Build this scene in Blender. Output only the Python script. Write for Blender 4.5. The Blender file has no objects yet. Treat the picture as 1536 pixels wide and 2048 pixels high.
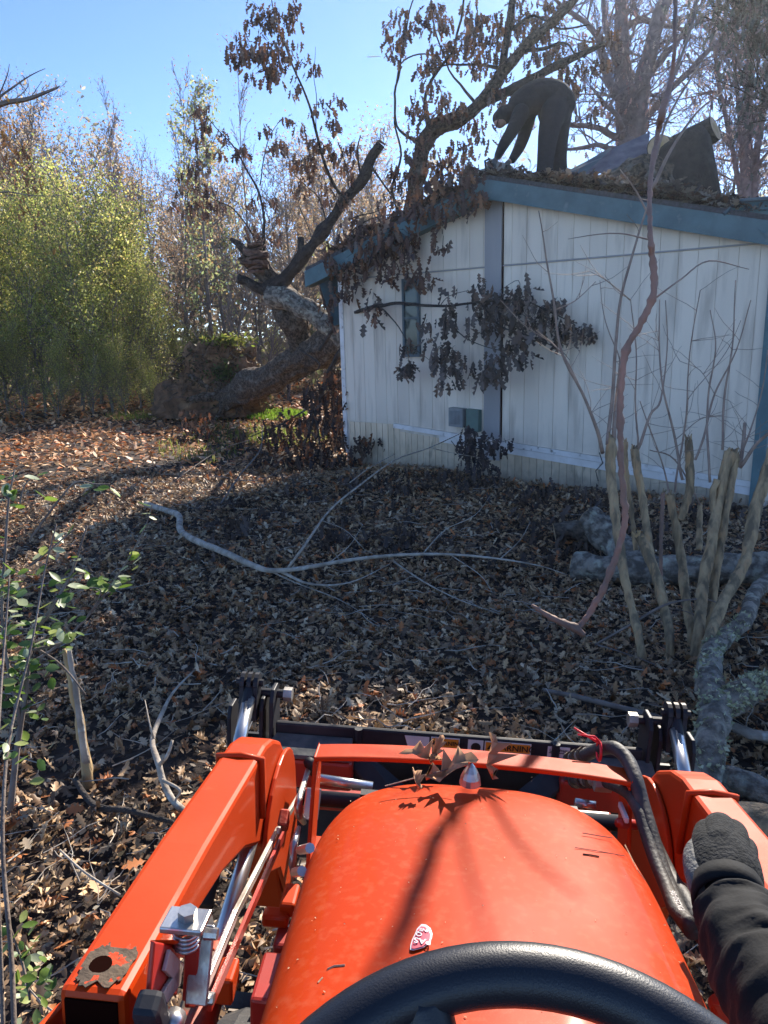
import bpy, math, random
import numpy as np
from mathutils import Vector, Matrix, noise
R_ = math.radians
scene = bpy.context.scene
rng = random.Random(7)
nrg = np.random.RandomState(7)

# ------------------------------------------------------------------ camera, sky, sun, exposure
FPX, CX, CY = 1500.0, 768.0, 1024.0
PITCH, ROLL, CAMH = R_(13.5), R_(1.5), 1.9
CAM = np.array([0.0, 0.0, CAMH])
SUN_AZ, SUN_EL = R_(25), R_(30.5)
cam_d = bpy.data.cameras.new('camera')
cam_d.sensor_fit = 'VERTICAL'; cam_d.sensor_height = 24.0; cam_d.sensor_width = 18.0
cam_d.lens = 24.0 * FPX / 2048.0
cam_d.clip_start = 0.02; cam_d.clip_end = 9000
cam = bpy.data.objects.new('camera', cam_d)
scene.collection.objects.link(cam)
_c, _s, _cp, _sp = math.cos(ROLL), math.sin(ROLL), math.cos(PITCH), math.sin(PITCH)


def ray(u, v):
    x = (u - CX) / FPX; y = (v - CY) / FPX
    xr = x * _c - y * _s; yr = x * _s + y * _c
    return np.array([xr, _cp - yr * _sp, -(_sp + yr * _cp)])


fwd = Vector(ray(CX, CY)).normalized()
right = Vector(ray(CX + FPX, CY) - ray(CX, CY)).normalized()
up = right.cross(fwd).normalized()
mw = Matrix((right, up, -fwd)).transposed().to_4x4(); mw.translation = Vector(CAM)
cam.matrix_world = mw
scene.camera = cam

w = bpy.data.worlds.new('World'); scene.world = w; w.use_nodes = True
nt = w.node_tree; nt.nodes.clear()
sky = nt.nodes.new('ShaderNodeTexSky'); sky.sky_type = 'NISHITA'; sky.sun_disc = False
sky.sun_elevation = SUN_EL; sky.sun_rotation = SUN_AZ
sky.altitude = 0; sky.air_density = 0.5; sky.dust_density = 0.0; sky.ozone_density = 4.6
bg = nt.nodes.new('ShaderNodeBackground'); bg.inputs[1].default_value = 0.122
wo = nt.nodes.new('ShaderNodeOutputWorld')
nt.links.new(sky.outputs[0], bg.inputs[0]); nt.links.new(bg.outputs[0], wo.inputs[0])

sl = bpy.data.lights.new('sun', 'SUN'); sl.energy = 4.5; sl.angle = R_(0.53); sl.color = (1.0, 0.91, 0.78)
so = bpy.data.objects.new('sun', sl); scene.collection.objects.link(so)
SUNV = Vector((math.sin(SUN_AZ) * math.cos(SUN_EL), math.cos(SUN_AZ) * math.cos(SUN_EL), math.sin(SUN_EL)))
so.rotation_euler = SUNV.to_track_quat('Z', 'Y').to_euler()
so.location = (3, 6, 12)
scene.view_settings.view_transform = 'Standard'; scene.view_settings.look = 'None'
scene.view_settings.exposure = 1.34; scene.view_settings.gamma = 1.0
scene.view_settings.use_curve_mapping = False
scene.cycles.max_bounces = 6; scene.cycles.diffuse_bounces = 3; scene.cycles.glossy_bounces = 3
scene.cycles.transparent_max_bounces = 6; scene.cycles.transmission_bounces = 3
scene.cycles.use_denoising = True


# ------------------------------------------------------------------ placing helpers
def P(u, v, d):
    """point seen at pixel (u, v) at depth d metres"""
    return Vector(CAM + ray(u, v) * d)


def gh(x, y):
    """ground height (works on arrays)"""
    h = 0.03 * np.sin(x * 1.3 + 0.6 * y) + 0.025 * np.sin(1.9 * y - 0.7 * x + 1.0) + 0.012 * np.sin(4.1 * x + 1.2) * np.sin(3.7 * y)
    s = (x + .55) * EX[0] + (y - 11.55) * EX[1]
    d = -((x + .55) * NX[0] + (y - 11.55) * NX[1])
    bank = -0.06 * np.exp(-np.clip(d, 0, 9) ** 2 / 0.9) * (1 / (1 + np.exp(-(s + 0.5) * 3)))
    far = 0.015 * np.clip(y - 24, 0, 60)
    return h + bank + far


HA = np.array([-.55, 11.55, 0.0]); HB = np.array([4.05, 7.85, 0.0])
EX = (HB - HA) / np.linalg.norm(HB - HA); NX = np.array([-EX[1], EX[0], 0.0])


def G(u, v, dz=0.0):
    """ground point seen at pixel"""
    r = ray(u, v); z = 0.0
    for _ in range(4):
        p = CAM + r * (z - CAMH) / r[2]
        z = float(gh(p[0], p[1])) + dz
    return Vector(CAM + r * (z - CAMH) / r[2])


def gz(p, dz=0.0):
    return Vector((p[0], p[1], float(gh(p[0], p[1])) + dz))


def D(p):
    return float((np.array(p) - CAM) @ np.array(ray(CX, CY)))


# tractor frame: X across, Y ahead, Z relative to camera height
TF = ray(885, 690); TF = TF / np.linalg.norm(TF)
_R0 = np.cross(TF, [0, 0, 1]); _R0 /= np.linalg.norm(_R0); _U0 = np.cross(_R0, TF)
TR = _R0 * math.cos(R_(3.7586)) - _U0 * math.sin(R_(3.7586)); TU = np.cross(TR, TF)
TM = np.array([TR, TF, TU]); TC = -.105
TLOC = CAM - TC * TR - 1.9 * TU
TMAT = Matrix(((TR[0], TF[0], TU[0], TLOC[0]), (TR[1], TF[1], TU[1], TLOC[1]), (TR[2], TF[2], TU[2], TLOC[2]), (0, 0, 0, 1)))


def L(x, y, z):
    return Vector((x, y, z + 1.9))


def TX(u, v, X):
    r = TM @ ray(u, v); return Vector(np.array([TC, 0, 1.9]) + r * (X - TC) / r[0])


def TY(u, v, Y):
    r = TM @ ray(u, v); return Vector(np.array([TC, 0, 1.9]) + r * Y / r[1])


def TZ(u, v, Z):
    r = TM @ ray(u, v); return Vector(np.array([TC, 0, 1.9]) + r * Z / r[2])


# ------------------------------------------------------------------ materials
def mat(name, c1, c2=None, scale=8.0, rough=0.7, bump=0.0, bscale=None, stretch=(1, 1, 1), metal=0.0,
        coat=0.0, spec=0.5, lo=0.35, hi=0.65, detail=6.0, c3=None, c3scale=3.0, c3lo=0.6, c3hi=0.7, sheen=0.0, rvar=0.0, croug=.12):
    m = bpy.data.materials.new(name); m.use_nodes = True
    n = m.node_tree.nodes; l = m.node_tree.links
    b = n['Principled BSDF']
    b.inputs['Roughness'].default_value = rough; b.inputs['Metallic'].default_value = metal
    b.inputs['Coat Weight'].default_value = coat; b.inputs['Coat Roughness'].default_value = croug
    b.inputs['Specular IOR Level'].default_value = spec
    b.inputs['Sheen Weight'].default_value = sheen
    b.inputs['Base Color'].default_value = (*c1, 1)
    tc = n.new('ShaderNodeTexCoord'); mp = n.new('ShaderNodeMapping'); mp.inputs['Scale'].default_value = stretch
    l.new(tc.outputs['Object'], mp.inputs[0])

    def nz(sc, det=detail):
        t = n.new('ShaderNodeTexNoise'); t.inputs['Scale'].default_value = sc; t.inputs['Detail'].default_value = det
        l.new(mp.outputs[0], t.inputs['Vector']); return t

    def ramp(src, a, b_):
        r = n.new('ShaderNodeMapRange'); r.inputs[1].default_value = a; r.inputs[2].default_value = b_
        r.clamp = True; l.new(src, r.inputs[0]); return r
    if c2 is not None:
        t = nz(scale); r = ramp(t.outputs['Fac'], lo, hi)
        mx = n.new('ShaderNodeMix'); mx.data_type = 'RGBA'
        mx.inputs[6].default_value = (*c1, 1); mx.inputs[7].default_value = (*c2, 1)
        l.new(r.outputs[0], mx.inputs[0]); out = mx.outputs[2]
        if c3 is not None:
            t3 = nz(c3scale); r3 = ramp(t3.outputs['Fac'], c3lo, c3hi)
            m3 = n.new('ShaderNodeMix'); m3.data_type = 'RGBA'; m3.inputs[7].default_value = (*c3, 1)
            l.new(out, m3.inputs[6]); l.new(r3.outputs[0], m3.inputs[0]); out = m3.outputs[2]
        l.new(out, b.inputs['Base Color'])
        if rvar:
            rr = n.new('ShaderNodeMapRange'); rr.inputs[3].default_value = rough; rr.inputs[4].default_value = rough + rvar
            l.new(r.outputs[0], rr.inputs[0]); l.new(rr.outputs[0], b.inputs['Roughness'])
    if bump:
        t = nz(bscale or scale * 3)
        bp = n.new('ShaderNodeBump'); bp.inputs['Strength'].default_value = bump; bp.inputs['Distance'].default_value = 0.05 if bump >= .8 else 0.02
        l.new(t.outputs['Fac'], bp.inputs['Height']); l.new(bp.outputs[0], b.inputs['Normal'])
    return m


def splash(m, z0, z1, col, amt=.8):
    """mud thrown up from the ground and a small tint of its own for every board"""
    n = m.node_tree.nodes; l = m.node_tree.links; b = n['Principled BSDF']; src = b.inputs['Base Color'].links[0].from_socket
    g = n.new('ShaderNodeNewGeometry'); sx = n.new('ShaderNodeSeparateXYZ'); l.new(g.outputs['Position'], sx.inputs[0])
    r = n.new('ShaderNodeMapRange'); r.inputs[1].default_value = z1; r.inputs[2].default_value = z0; l.new(sx.outputs[2], r.inputs[0])
    t = n.new('ShaderNodeTexNoise'); t.inputs['Scale'].default_value = 9; t.inputs['Detail'].default_value = 8; l.new(g.outputs['Position'], t.inputs['Vector'])
    q = n.new('ShaderNodeMath'); q.operation = 'MULTIPLY'; l.new(r.outputs[0], q.inputs[0]); l.new(t.outputs['Fac'], q.inputs[1])
    q2 = n.new('ShaderNodeMath'); q2.operation = 'MULTIPLY'; q2.use_clamp = True; l.new(q.outputs[0], q2.inputs[0]); q2.inputs[1].default_value = amt * 1.8
    mx = n.new('ShaderNodeMix'); mx.data_type = 'RGBA'; mx.inputs[7].default_value = (*col, 1); l.new(src, mx.inputs[6]); l.new(q2.outputs[0], mx.inputs[0])
    oi = n.new('ShaderNodeObjectInfo'); rr = n.new('ShaderNodeMapRange'); rr.inputs[3].default_value = .90; rr.inputs[4].default_value = 1.03; l.new(oi.outputs['Random'], rr.inputs[0])
    hs = n.new('ShaderNodeHueSaturation'); l.new(mx.outputs[2], hs.inputs['Color']); l.new(rr.outputs[0], hs.inputs['Value']); l.new(hs.outputs[0], b.inputs['Base Color'])


def leafmat(name, rough=0.6, trans=0.35, spec=0.4, mul=1.0):
    m = bpy.data.materials.new(name); m.use_nodes = True
    n = m.node_tree.nodes; l = m.node_tree.links
    b = n['Principled BSDF']; b.inputs['Roughness'].default_value = rough; b.inputs['Specular IOR Level'].default_value = spec
    a = n.new('ShaderNodeAttribute'); a.attribute_name = 'Col'
    l.new(a.outputs['Color'], b.inputs['Base Color'])
    if trans:
        t = n.new('ShaderNodeBsdfTranslucent'); mx = n.new('ShaderNodeMixShader'); mx.inputs[0].default_value = trans
        l.new(a.outputs['Color'], t.inputs[0]); l.new(b.outputs[0], mx.inputs[1]); l.new(t.outputs[0], mx.inputs[2])
        l.new(mx.outputs[0], n['Material Output'].inputs[0])
    return m


M = {}
ORANGE = (0.50, 0.043, 0.003)
M['orange'] = mat('orange_paint', ORANGE, (0.51, 0.052, 0.007), 5, 0.48, 0.02, 60, coat=0.08, croug=.08, spec=.15, c3=(0.50, 0.20, 0.08), c3scale=6, c3lo=0.66, c3hi=0.8, rvar=0.12)
M['orange_hood'] = mat('dusty_hood_paint', (0.48, 0.040, 0.003), (0.44, 0.044, 0.006), 3.2, 0.46, 0.003, 120, coat=0.10, croug=.05, spec=.08, c3=(0.50, 0.085, 0.03), c3scale=70, c3lo=0.50, c3hi=0.85, rvar=0.12)
M['orange_dirty'] = mat('muddy_orange_paint', (0.60, 0.05, 0.010), (0.10, 0.07, 0.045), 14, 0.6, 0.15, 50, lo=0.40, hi=0.60)
M['red_dark'] = mat('dark_red_paint', (0.45, 0.025, 0.012), (0.30, 0.03, 0.015), 7, 0.4, coat=0.2)
M['mud'] = mat('dried_mud', (0.12, 0.085, 0.055), (0.06, 0.045, 0.03), 22, 0.95, 0.5, 60)
M['mud_edge'] = mat('mud_over_orange', (0.12, 0.085, 0.055), (0.07, 0.05, 0.035), 22, 0.95, 0.4, 60, c3=(0.55, 0.05, 0.01), c3scale=55, c3lo=0.57, c3hi=0.60)
M['black'] = mat('black_paint', (0.012, 0.014, 0.02), (0.03, 0.03, 0.035), 12, 0.55, 0.03, 60, spec=.3)
M['grey_paint'] = mat('worn_grey_steel', (0.055, 0.062, 0.066), (0.12, 0.12, 0.115), 26, 0.7, 0.1, 60, spec=.3)
M['steel'] = mat('zinc_steel', (0.55, 0.54, 0.52), (0.35, 0.33, 0.31), 20, 0.32, 0.05, 80, metal=0.85)
M['dullsteel'] = mat('dusty_zinc', (0.50, 0.47, 0.42), (0.26, 0.23, 0.19), 14, 0.5, 0.1, 80, metal=0.5)
M['chrome'] = mat('chrome_rod', (0.62, 0.61, 0.60), (0.5, 0.49, 0.48), 20, 0.30, metal=0.9)
M['rubber'] = mat('black_rubber', (0.018, 0.019, 0.022), (0.05, 0.045, 0.042), 18, 0.6, 0.15, 120, c3=(0.10, 0.085, 0.07), c3scale=14, c3lo=0.6, c3hi=0.75)
M['wheelgrip'] = mat('grained_wheel_grip', (0.006, 0.008, 0.014), (0.010, 0.012, 0.018), 20, 0.40, 0.10, 700)
M['void'] = mat('opening_shade', (0.012, 0.004, 0.003), rough=1.0, spec=0.0)  # near-black colour painted for the shade inside openings
M['suede'] = mat('grey_glove_suede', (0.016, 0.017, 0.018), (0.034, 0.035, 0.036), 60, 0.95, 0.35, 260, spec=.2)
M['glovegrey'] = mat('glove_thumb_rubber', (0.12, 0.12, 0.118), (0.08, 0.08, 0.08), 60, 0.8, 0.4, 180)
M['blackcloth'] = mat('black_cloth', (0.004, 0.0045, 0.006), (0.008, 0.009, 0.011), 40, 0.85, 0.08, 220, spec=.25)
M['siding'] = mat('cream_siding', (0.88, 0.74, 0.59), (0.79, 0.66, 0.53), 3.0, 0.75, 0.15, 40, stretch=(1, 1, 0.12), c3=(0.44, 0.35, 0.27), c3scale=7, c3lo=0.52, c3hi=0.80)
M['skirt'] = mat('yellowed_skirting', (0.86, 0.67, 0.47), (0.72, 0.54, 0.36), 5.0, 0.75, 0.15, 40, stretch=(1, 1, 0.25), c3=(0.20, 0.17, 0.12), c3scale=9, c3lo=0.60, c3hi=0.76)
splash(M['siding'], .15, 1.0, (.36, .30, .24), .35); splash(M['skirt'], -.15, .6, (.26, .21, .15), .8)
M['strip'] = mat('grey_batten', (0.38, 0.35, 0.34), (0.32, 0.30, 0.29), 4, 0.8, 0.1, 40, stretch=(1, 1, 0.2))
M['whitetrim'] = mat('white_trim', (0.80, 0.74, 0.70), (0.66, 0.60, 0.55), 6, 0.6, 0.05, c3=(0.25, 0.21, 0.18), c3scale=12, c3lo=0.62, c3hi=0.72)
M['teal'] = mat('teal_fascia', (0.105, 0.185, 0.20), (0.075, 0.13, 0.145), 5, 0.7, 0.15, 50, c3=(0.16, 0.22, 0.22), c3scale=10, c3lo=0.6, c3hi=0.75)
M['darkteal'] = mat('dark_teal_metal', (0.02, 0.06, 0.07), (0.03, 0.035, 0.035), 5, 0.6)
M['shingle'] = mat('grey_shingles', (0.10, 0.095, 0.10), (0.06, 0.055, 0.055), 30, 0.95, 0.6, 120)
M['purple'] = mat('purple_grey_felt', (0.10, 0.09, 0.115), (0.19, 0.17, 0.19), 6, 0.8, 0.2)
M['glass'] = mat('window_glass', (0.02, 0.035, 0.035), (0.05, 0.07, 0.07), 3, 0.10, spec=0.5)
M['frame'] = mat('blue_grey_frame', (0.10, 0.135, 0.15), (0.07, 0.10, 0.115), 6, 0.6)
M['metergrey'] = mat('meter_grey', (0.25, 0.26, 0.26), (0.2, 0.2, 0.2), 8, 0.5)
M['metergreen'] = mat('meter_green', (0.10, 0.17, 0.14), (0.08, 0.13, 0.12), 8, 0.5)
M['bark'] = mat('oak_bark', (0.135, 0.098, 0.07), (0.035, 0.026, 0.02), 26, 0.95, 1.0, 16, lo=0.40, hi=0.60, c3=(0.23, 0.20, 0.165), c3scale=6, c3lo=0.55, c3hi=0.75)
M['barkdark'] = mat('dark_bark', (0.06, 0.048, 0.042), (0.03, 0.025, 0.022), 10, 0.95, 0.8, 30, c3=(0.12, 0.115, 0.10), c3scale=4, c3lo=0.6, c3hi=0.75)
M['lichenbark'] = mat('lichen_bark', (0.33, 0.285, 0.23), (0.12, 0.10, 0.08), 14, 0.95, 0.9, 40, lo=0.4, hi=0.58, c3=(0.44, 0.42, 0.33), c3scale=9, c3lo=0.56, c3hi=0.66)
M['sproutbark'] = mat('tan_sprout_bark', (0.36, 0.27, 0.21), (0.22, 0.16, 0.13), 12, 0.85, 0.3, 60)
M['greybark'] = mat('grey_twig_bark', (0.24, 0.195, 0.165), (0.13, 0.10, 0.085), 10, 0.9, 0.3, 60)
M['palebark'] = mat('pale_branch_bark', (0.50, 0.43, 0.35), (0.26, 0.215, 0.17), 12, 0.85, 0.3, 60, c3=(0.5, 0.5, 0.45), c3scale=16, c3lo=0.6, c3hi=0.68)
M['myrtle'] = mat('crape_myrtle_bark', (0.44, 0.31, 0.17), (0.15, 0.115, 0.07), 22, 0.8, 0.6, 60, stretch=(1, 1, .18), lo=.38, hi=.62, c3=(0.42, 0.27, 0.14), c3scale=26, c3lo=0.56, c3hi=0.66)
M['redbark'] = mat('reddish_stem_bark', (0.36, 0.19, 0.135), (0.19, 0.12, 0.09), 9, 0.7, 0.3, 60, stretch=(1, 1, .4))
M['cutwood'] = mat('fresh_cut_wood', (0.58, 0.40, 0.24), (0.42, 0.27, 0.15), 12, 0.8, 0.2, 60)
M['oldwood'] = mat('weathered_cut_wood', (0.20, 0.11, 0.075), (0.06, 0.035, 0.028), 9, 0.9, 0.6, 25, stretch=(1, 1, 3))
M['splinter'] = mat('splintered_pale_wood', (0.55, 0.38, 0.18), (0.30, 0.20, 0.10), 20, 0.85, 0.4, 60, stretch=(1, 1, 0.12))
M['dirt'] = mat('root_plate_soil', (0.22, 0.12, 0.065), (0.07, 0.045, 0.028), 5, 1.0, 1.0, 14, c3=(0.34, 0.20, 0.10), c3scale=2.5, c3lo=0.55, c3hi=0.7)
M['ground'] = mat('forest_soil', (0.050, 0.034, 0.026), (0.018, 0.013, 0.011), 3, 1.0, 1.0, 12, c3=(0.10, 0.065, 0.045), c3scale=7, c3lo=0.55, c3hi=0.7)
M['tallbark'] = mat('grey_mauve_bark', (0.26, 0.20, 0.205), (0.15, 0.115, 0.12), 8, 0.95, .5, 20)
M['twigfar'] = mat('far_bark', (0.21, 0.175, 0.155), (0.13, 0.105, 0.095), 2, 0.95)
M['leaf_dry'] = leafmat('dry_oak_leaves', 0.75, 0.18, 0.2)
M['litter'] = leafmat('fallen_leaf_litter', 0.55, 0.12, 0.4)
M['leaf_green'] = leafmat('green_leaves', 0.45, 0.4, 0.4)
M['leaf_far'] = leafmat('far_leaves', 0.5, 0.6, 0.4)
M['moss'] = leafmat('moss_lichen', 0.9, 0.2, 0.1)
M['denim'] = mat('dark_denim', (0.007, 0.010, 0.016), (0.012, 0.016, 0.025), 30, 0.9, 0.2, 100)
M['hoodie'] = mat('dark_hoodie', (0.008, 0.011, 0.016), (0.014, 0.018, 0.024), 20, 0.95, 0.9, 9)
M['skin'] = mat('skin', (0.42, 0.24, 0.17), (0.36, 0.20, 0.14), 20, 0.55)
M['boot'] = mat('boot_leather', (0.03, 0.02, 0.014), (0.05, 0.03, 0.02), 20, 0.7)
M['sawbody'] = mat('pale_saw_casing', (0.30, 0.27, 0.24), (0.20, 0.18, 0.16), 15, 0.5)
M['decal_orange'] = mat('decal_orange', (0.75, 0.26, 0.02), rough=0.5)
M['decal_white'] = mat('decal_white', (0.72, 0.72, 0.72), (0.6, 0.6, 0.6), 30, 0.5)
M['decal_black'] = mat('decal_black', (0.01, 0.01, 0.01), rough=0.5)
M['sticker_pink'] = mat('sticker_pink', (0.62, 0.035, 0.09), (0.5, 0.05, 0.09), 20, 0.5)
M['red_tie'] = mat('red_tie', (0.75, 0.02, 0.03), rough=0.4)
M['hose_print'] = mat('pale_print', (0.45, 0.44, 0.42), rough=0.7)
M['cloudwhite'] = mat('contrail_white', (0.9, 0.9, 0.9), rough=1.0)


# ------------------------------------------------------------------ mesh helpers
def link(name, me, m=None, parent=None, label=None, cat=None, group=None, kind=None, smooth=False):
    o = bpy.data.objects.new(name, me); scene.collection.objects.link(o)
    if m is not None:
        if len(me.materials) == 0: me.materials.append(m)
    if parent is not None: o.parent = parent
    tag(o, label, cat, group, kind)
    if smooth: me.polygons.foreach_set('use_smooth', [True] * len(me.polygons))
    return o


def tag(o, label=None, cat=None, group=None, kind=None):
    if label: o['label'] = label
    if cat: o['category'] = cat
    if group: o['group'] = group
    if kind: o['kind'] = kind


def empty(name, loc, label=None, cat=None, group=None, kind=None):
    o = bpy.data.objects.new(name, None); scene.collection.objects.link(o)
    o.location = loc; o.empty_display_size = 0.1
    tag(o, label, cat, group, kind); return o


def adopt(child, parent):
    """keep the child's world place while parented (parent has only a location)"""
    child.parent = parent
    child.matrix_parent_inverse = Matrix.Translation(-Vector(parent.location))
    return child


class MB:
    def __init__(s): s.v = []; s.f = []

    def add(s, vs, fs):
        o = len(s.v); s.v.extend([tuple(p) for p in vs]); s.f.extend([tuple(i + o for i in f) for f in fs]); return s

    def box(s, c, size, rot=None, bev=0.0):
        x, y, z = [a / 2 for a in size]
        if bev:
            b = min(bev, x * .9, y * .9, z * .9)
            vs = []; fs = []
            me = bpy.data.meshes.new('t'); import bmesh
            bm = bmesh.new(); bmesh.ops.create_cube(bm, size=1)
            for v_ in bm.verts: v_.co = Vector((v_.co.x * 2 * x, v_.co.y * 2 * y, v_.co.z * 2 * z))
            bmesh.ops.bevel(bm, geom=bm.edges[:], offset=b, segments=2, affect='EDGES', profile=0.6)
            bm.verts.ensure_lookup_table()
            vs = [v_.co.copy() for v_ in bm.verts]; fs = [[v_.index for v_ in f.verts] for f in bm.faces]
            bm.free(); bpy.data.meshes.remove(me)
        else:
            vs = [Vector((i * x, j * y, k * z)) for i in (-1, 1) for j in (-1, 1) for k in (-1, 1)]
            fs = [(0, 1, 3, 2), (4, 6, 7, 5), (0, 4, 5, 1), (2, 3, 7, 6), (0, 2, 6, 4), (1, 5, 7, 3)]
        if rot is not None: vs = [rot @ p for p in vs]
        return s.add([p + Vector(c) for p in vs], fs)

    def bar(s, a, b, wd, ht, upv=(0, 0, 1)):
        a = Vector(a); b = Vector(b); t = (b - a).normalized(); u = Vector(upv)
        r = t.cross(u).normalized(); u = r.cross(t).normalized()
        rot = Matrix((r, t, u)).transposed()
        return s.box((a + b) / 2, (wd, (b - a).length, ht), rot)

    def prism(s, poly, off):
        """closed polygon of 3d points extruded by vector off"""
        n = len(poly); off = Vector(off); a = [Vector(p) for p in poly]; b = [p + off for p in a]
        fs = [tuple(range(n))[::-1], tuple(range(n, 2 * n))]
        fs += [(i, (i + 1) % n, n + (i + 1) % n, n + i) for i in range(n)]
        return s.add(a + b, fs)

    def tube(s, pts, rad, n=8, cap=True, jit=0.0, seed=0.0):
        pts = [Vector(p) for p in pts]; k = len(pts)
        if not hasattr(rad, '__len__'): rad = [rad] * k
        ridge = jit >= .1 and n >= 10
        if ridge:
            n = 48 if max(rad) > .12 else 24; a_ = []
            st = max(1, min(8, int((pts[-1] - pts[0]).length / k / (max(rad) * .16 + .004))))
            for i in range(k - 1):
                for q in range(st): a_.append((pts[i] + (pts[i + 1] - pts[i]) * q / st, rad[i] + (rad[i + 1] - rad[i]) * q / st))
            a_.append((pts[-1], rad[-1])); pts = [q[0] for q in a_]; rad = [q[1] for q in a_]; k = len(pts); s_len = 0.0
        o = len(s.v); ref = None
        for i, p in enumerate(pts):
            t = (pts[min(i + 1, k - 1)] - pts[max(i - 1, 0)])
            if t.length < 1e-9: t = Vector((0, 0, 1))
            t.normalize()
            if ref is None:
                ref = Vector((0, 0, 1)) if abs(t.z) < 0.9 else Vector((1, 0, 0))
            a = t.cross(ref)
            if a.length < 1e-6: a = t.orthogonal()
            a.normalize(); b = t.cross(a); ref = -b if False else ref - t * ref.dot(t)
            if ref.length < 1e-6: ref = b.copy()
            ref.normalize(); b = ref; a = b.cross(t)
            for j in range(n):
                an = 2 * math.pi * j / n
                d = a * math.cos(an) + b * math.sin(an); r = rad[i]
                if ridge:
                    if j == 0 and i: s_len += (pts[i] - pts[i - 1]).length
                    fr = 3.2 if max(rad) > .12 else 1.8; w_ = s_len / max(rad[0], .02)
                    rn = noise.noise(Vector((math.cos(an) * fr, math.sin(an) * fr, w_ * .55 + seed * .37)))
                    r2_ = noise.noise(Vector((math.cos(an) * fr * 2.3, math.sin(an) * fr * 2.3, w_ * 1.3 + 5)))
                    q_ = 1.7 if max(rad) > .12 else 1.0; r *= 1 + q_ * (.085 * (1 - 3.2 * abs(rn)) + .05 * (1 - 3 * abs(r2_)))
                if jit: r *= 1 + jit * noise.noise((p + d * r) * (0.5 / max(rad[0], .01)) + Vector((seed, 0, 0))) * 2
                s.v.append(tuple(p + d * r))
        for i in range(k - 1):
            for j in range(n):
                j2 = (j + 1) % n
                s.f.append((o + i * n + j, o + i * n + j2, o + (i + 1) * n + j2, o + (i + 1) * n + j))
        if cap and n > 2:
            s.f.append(tuple(o + j for j in range(n))[::-1]); s.f.append(tuple(o + (k - 1) * n + j for j in range(n)))
        return s

    def cyl(s, a, b, r, n=12): return s.tube([a, b], [r, r], n)

    def mesh(s, name='m'):
        me = bpy.data.meshes.new(name); me.from_pydata(s.v, [], s.f); me.update(); return me

    def build(s, name, m, parent=None, smooth=False, **k):
        return link(name, s.mesh(name), m, parent, smooth=smooth, **k)


def spline(pts, n=6):
    """Catmull-Rom through points (tuples of any length)"""
    a = np.array([list(p) for p in pts], float)
    if len(a) < 3:
        return [a[0] + (a[-1] - a[0]) * t for t in np.linspace(0, 1, n + 1)]
    a = np.vstack([2 * a[0] - a[1], a, 2 * a[-1] - a[-2]]); out = []
    for i in range(1, len(a) - 2):
        for k in range(n):
            t = k / n
            out.append(0.5 * ((2 * a[i]) + (-a[i - 1] + a[i + 1]) * t + (2 * a[i - 1] - 5 * a[i] + 4 * a[i + 1] - a[i + 2]) * t * t
                              + (-a[i - 1] + 3 * a[i] - 3 * a[i + 1] + a[i + 2]) * t ** 3))
    out.append(a[-2]); return out


def ptube(mb, px, n=8, sub=5, jit=0.0, wob=0.0):
    """tube through [(u, v, depth, radius)]"""
    pts = [(*P(u, v, d), r) for u, v, d, r in px]
    sp = spline(pts, sub)
    ps = [Vector(q[:3]) for q in sp]; rs = [max(q[3], 0.0008) for q in sp]
    if wob:
        ps = [p + Vector((noise.noise(p * 3), noise.noise(p * 3 + Vector((9, 0, 0))), noise.noise(p * 3 + Vector((0, 9, 0))))) * wob * (0 if i in (0,) else 1) for i, p in enumerate(ps)]
    mb.tube(ps, rs, n, jit=jit, seed=px[0][0] * .1)
    return ps, rs


# ---- leaf clouds in numpy
def leaf_tpl(kind, curl=0.0, bend=0.0, fold=0.0):
    if kind == 'oak':
        o = [(.03, .0), (.05, .14), (.21, .20), (.09, .31), (.33, .44), (.13, .53), (.29, .70), (.12, .76), (.12, .90)]
        m = [0, .31, .53, .76, 1.0]
        v = [(0, y) for y in m] + [(x, y) for x, y in o] + [(-x, y) for x, y in o]
        F = []
        for s, b in ((1, 5), (-1, 14)):
            f = [(0, b, b + 1), (0, b + 1, b + 2), (0, b + 2, b + 3), (0, b + 3, 1), (1, b + 3, b + 4), (1, b + 4, b + 5), (1, b + 5, 2),
                 (2, b + 5, b + 6), (2, b + 6, b + 7), (2, b + 7, 3), (3, b + 7, b + 8), (3, b + 8, 4)]
            if s < 0: f = [t[::-1] for t in f]
            F += f
    elif kind == 'oak2':
        o = [(.05, .1), (.24, .22), (.10, .34), (.32, .50), (.12, .62), (.22, .80)]
        v = [(0, 0), (0, .4), (0, 1.0)] + [(x, y) for x, y in o] + [(-x, y) for x, y in o]
        F = []
        for s, b in ((1, 3), (-1, 9)):
            f = [(0, b, b + 1), (0, b + 1, b + 2), (0, b + 2, 1), (1, b + 2, b + 3), (1, b + 3, b + 4), (1, b + 4, 2), (2, b + 4, b + 5)]
            if s < 0: f = [t[::-1] for t in f]
            F += f
    else:  # simple pointed leaf, folded
        v = [(0, 0), (.22, .35), (.18, .7), (0, 1), (-.18, .7), (-.22, .35)]
        F = [(0, 1, 2), (0, 2, 3), (0, 3, 4), (0, 4, 5)]
        if kind == 'quad':
            v = [(0, 0), (.28, .5), (0, 1), (-.28, .5)]; F = [(0, 1, 2), (0, 2, 3)]
    V = np.array([(x * (1 - .3 * abs(curl)), y, curl * x * x * 3 + bend * (y - .2) ** 2 + fold * abs(x)) for x, y in v])
    V[:, 1] -= 0.0
    return V, np.array(F)


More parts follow.
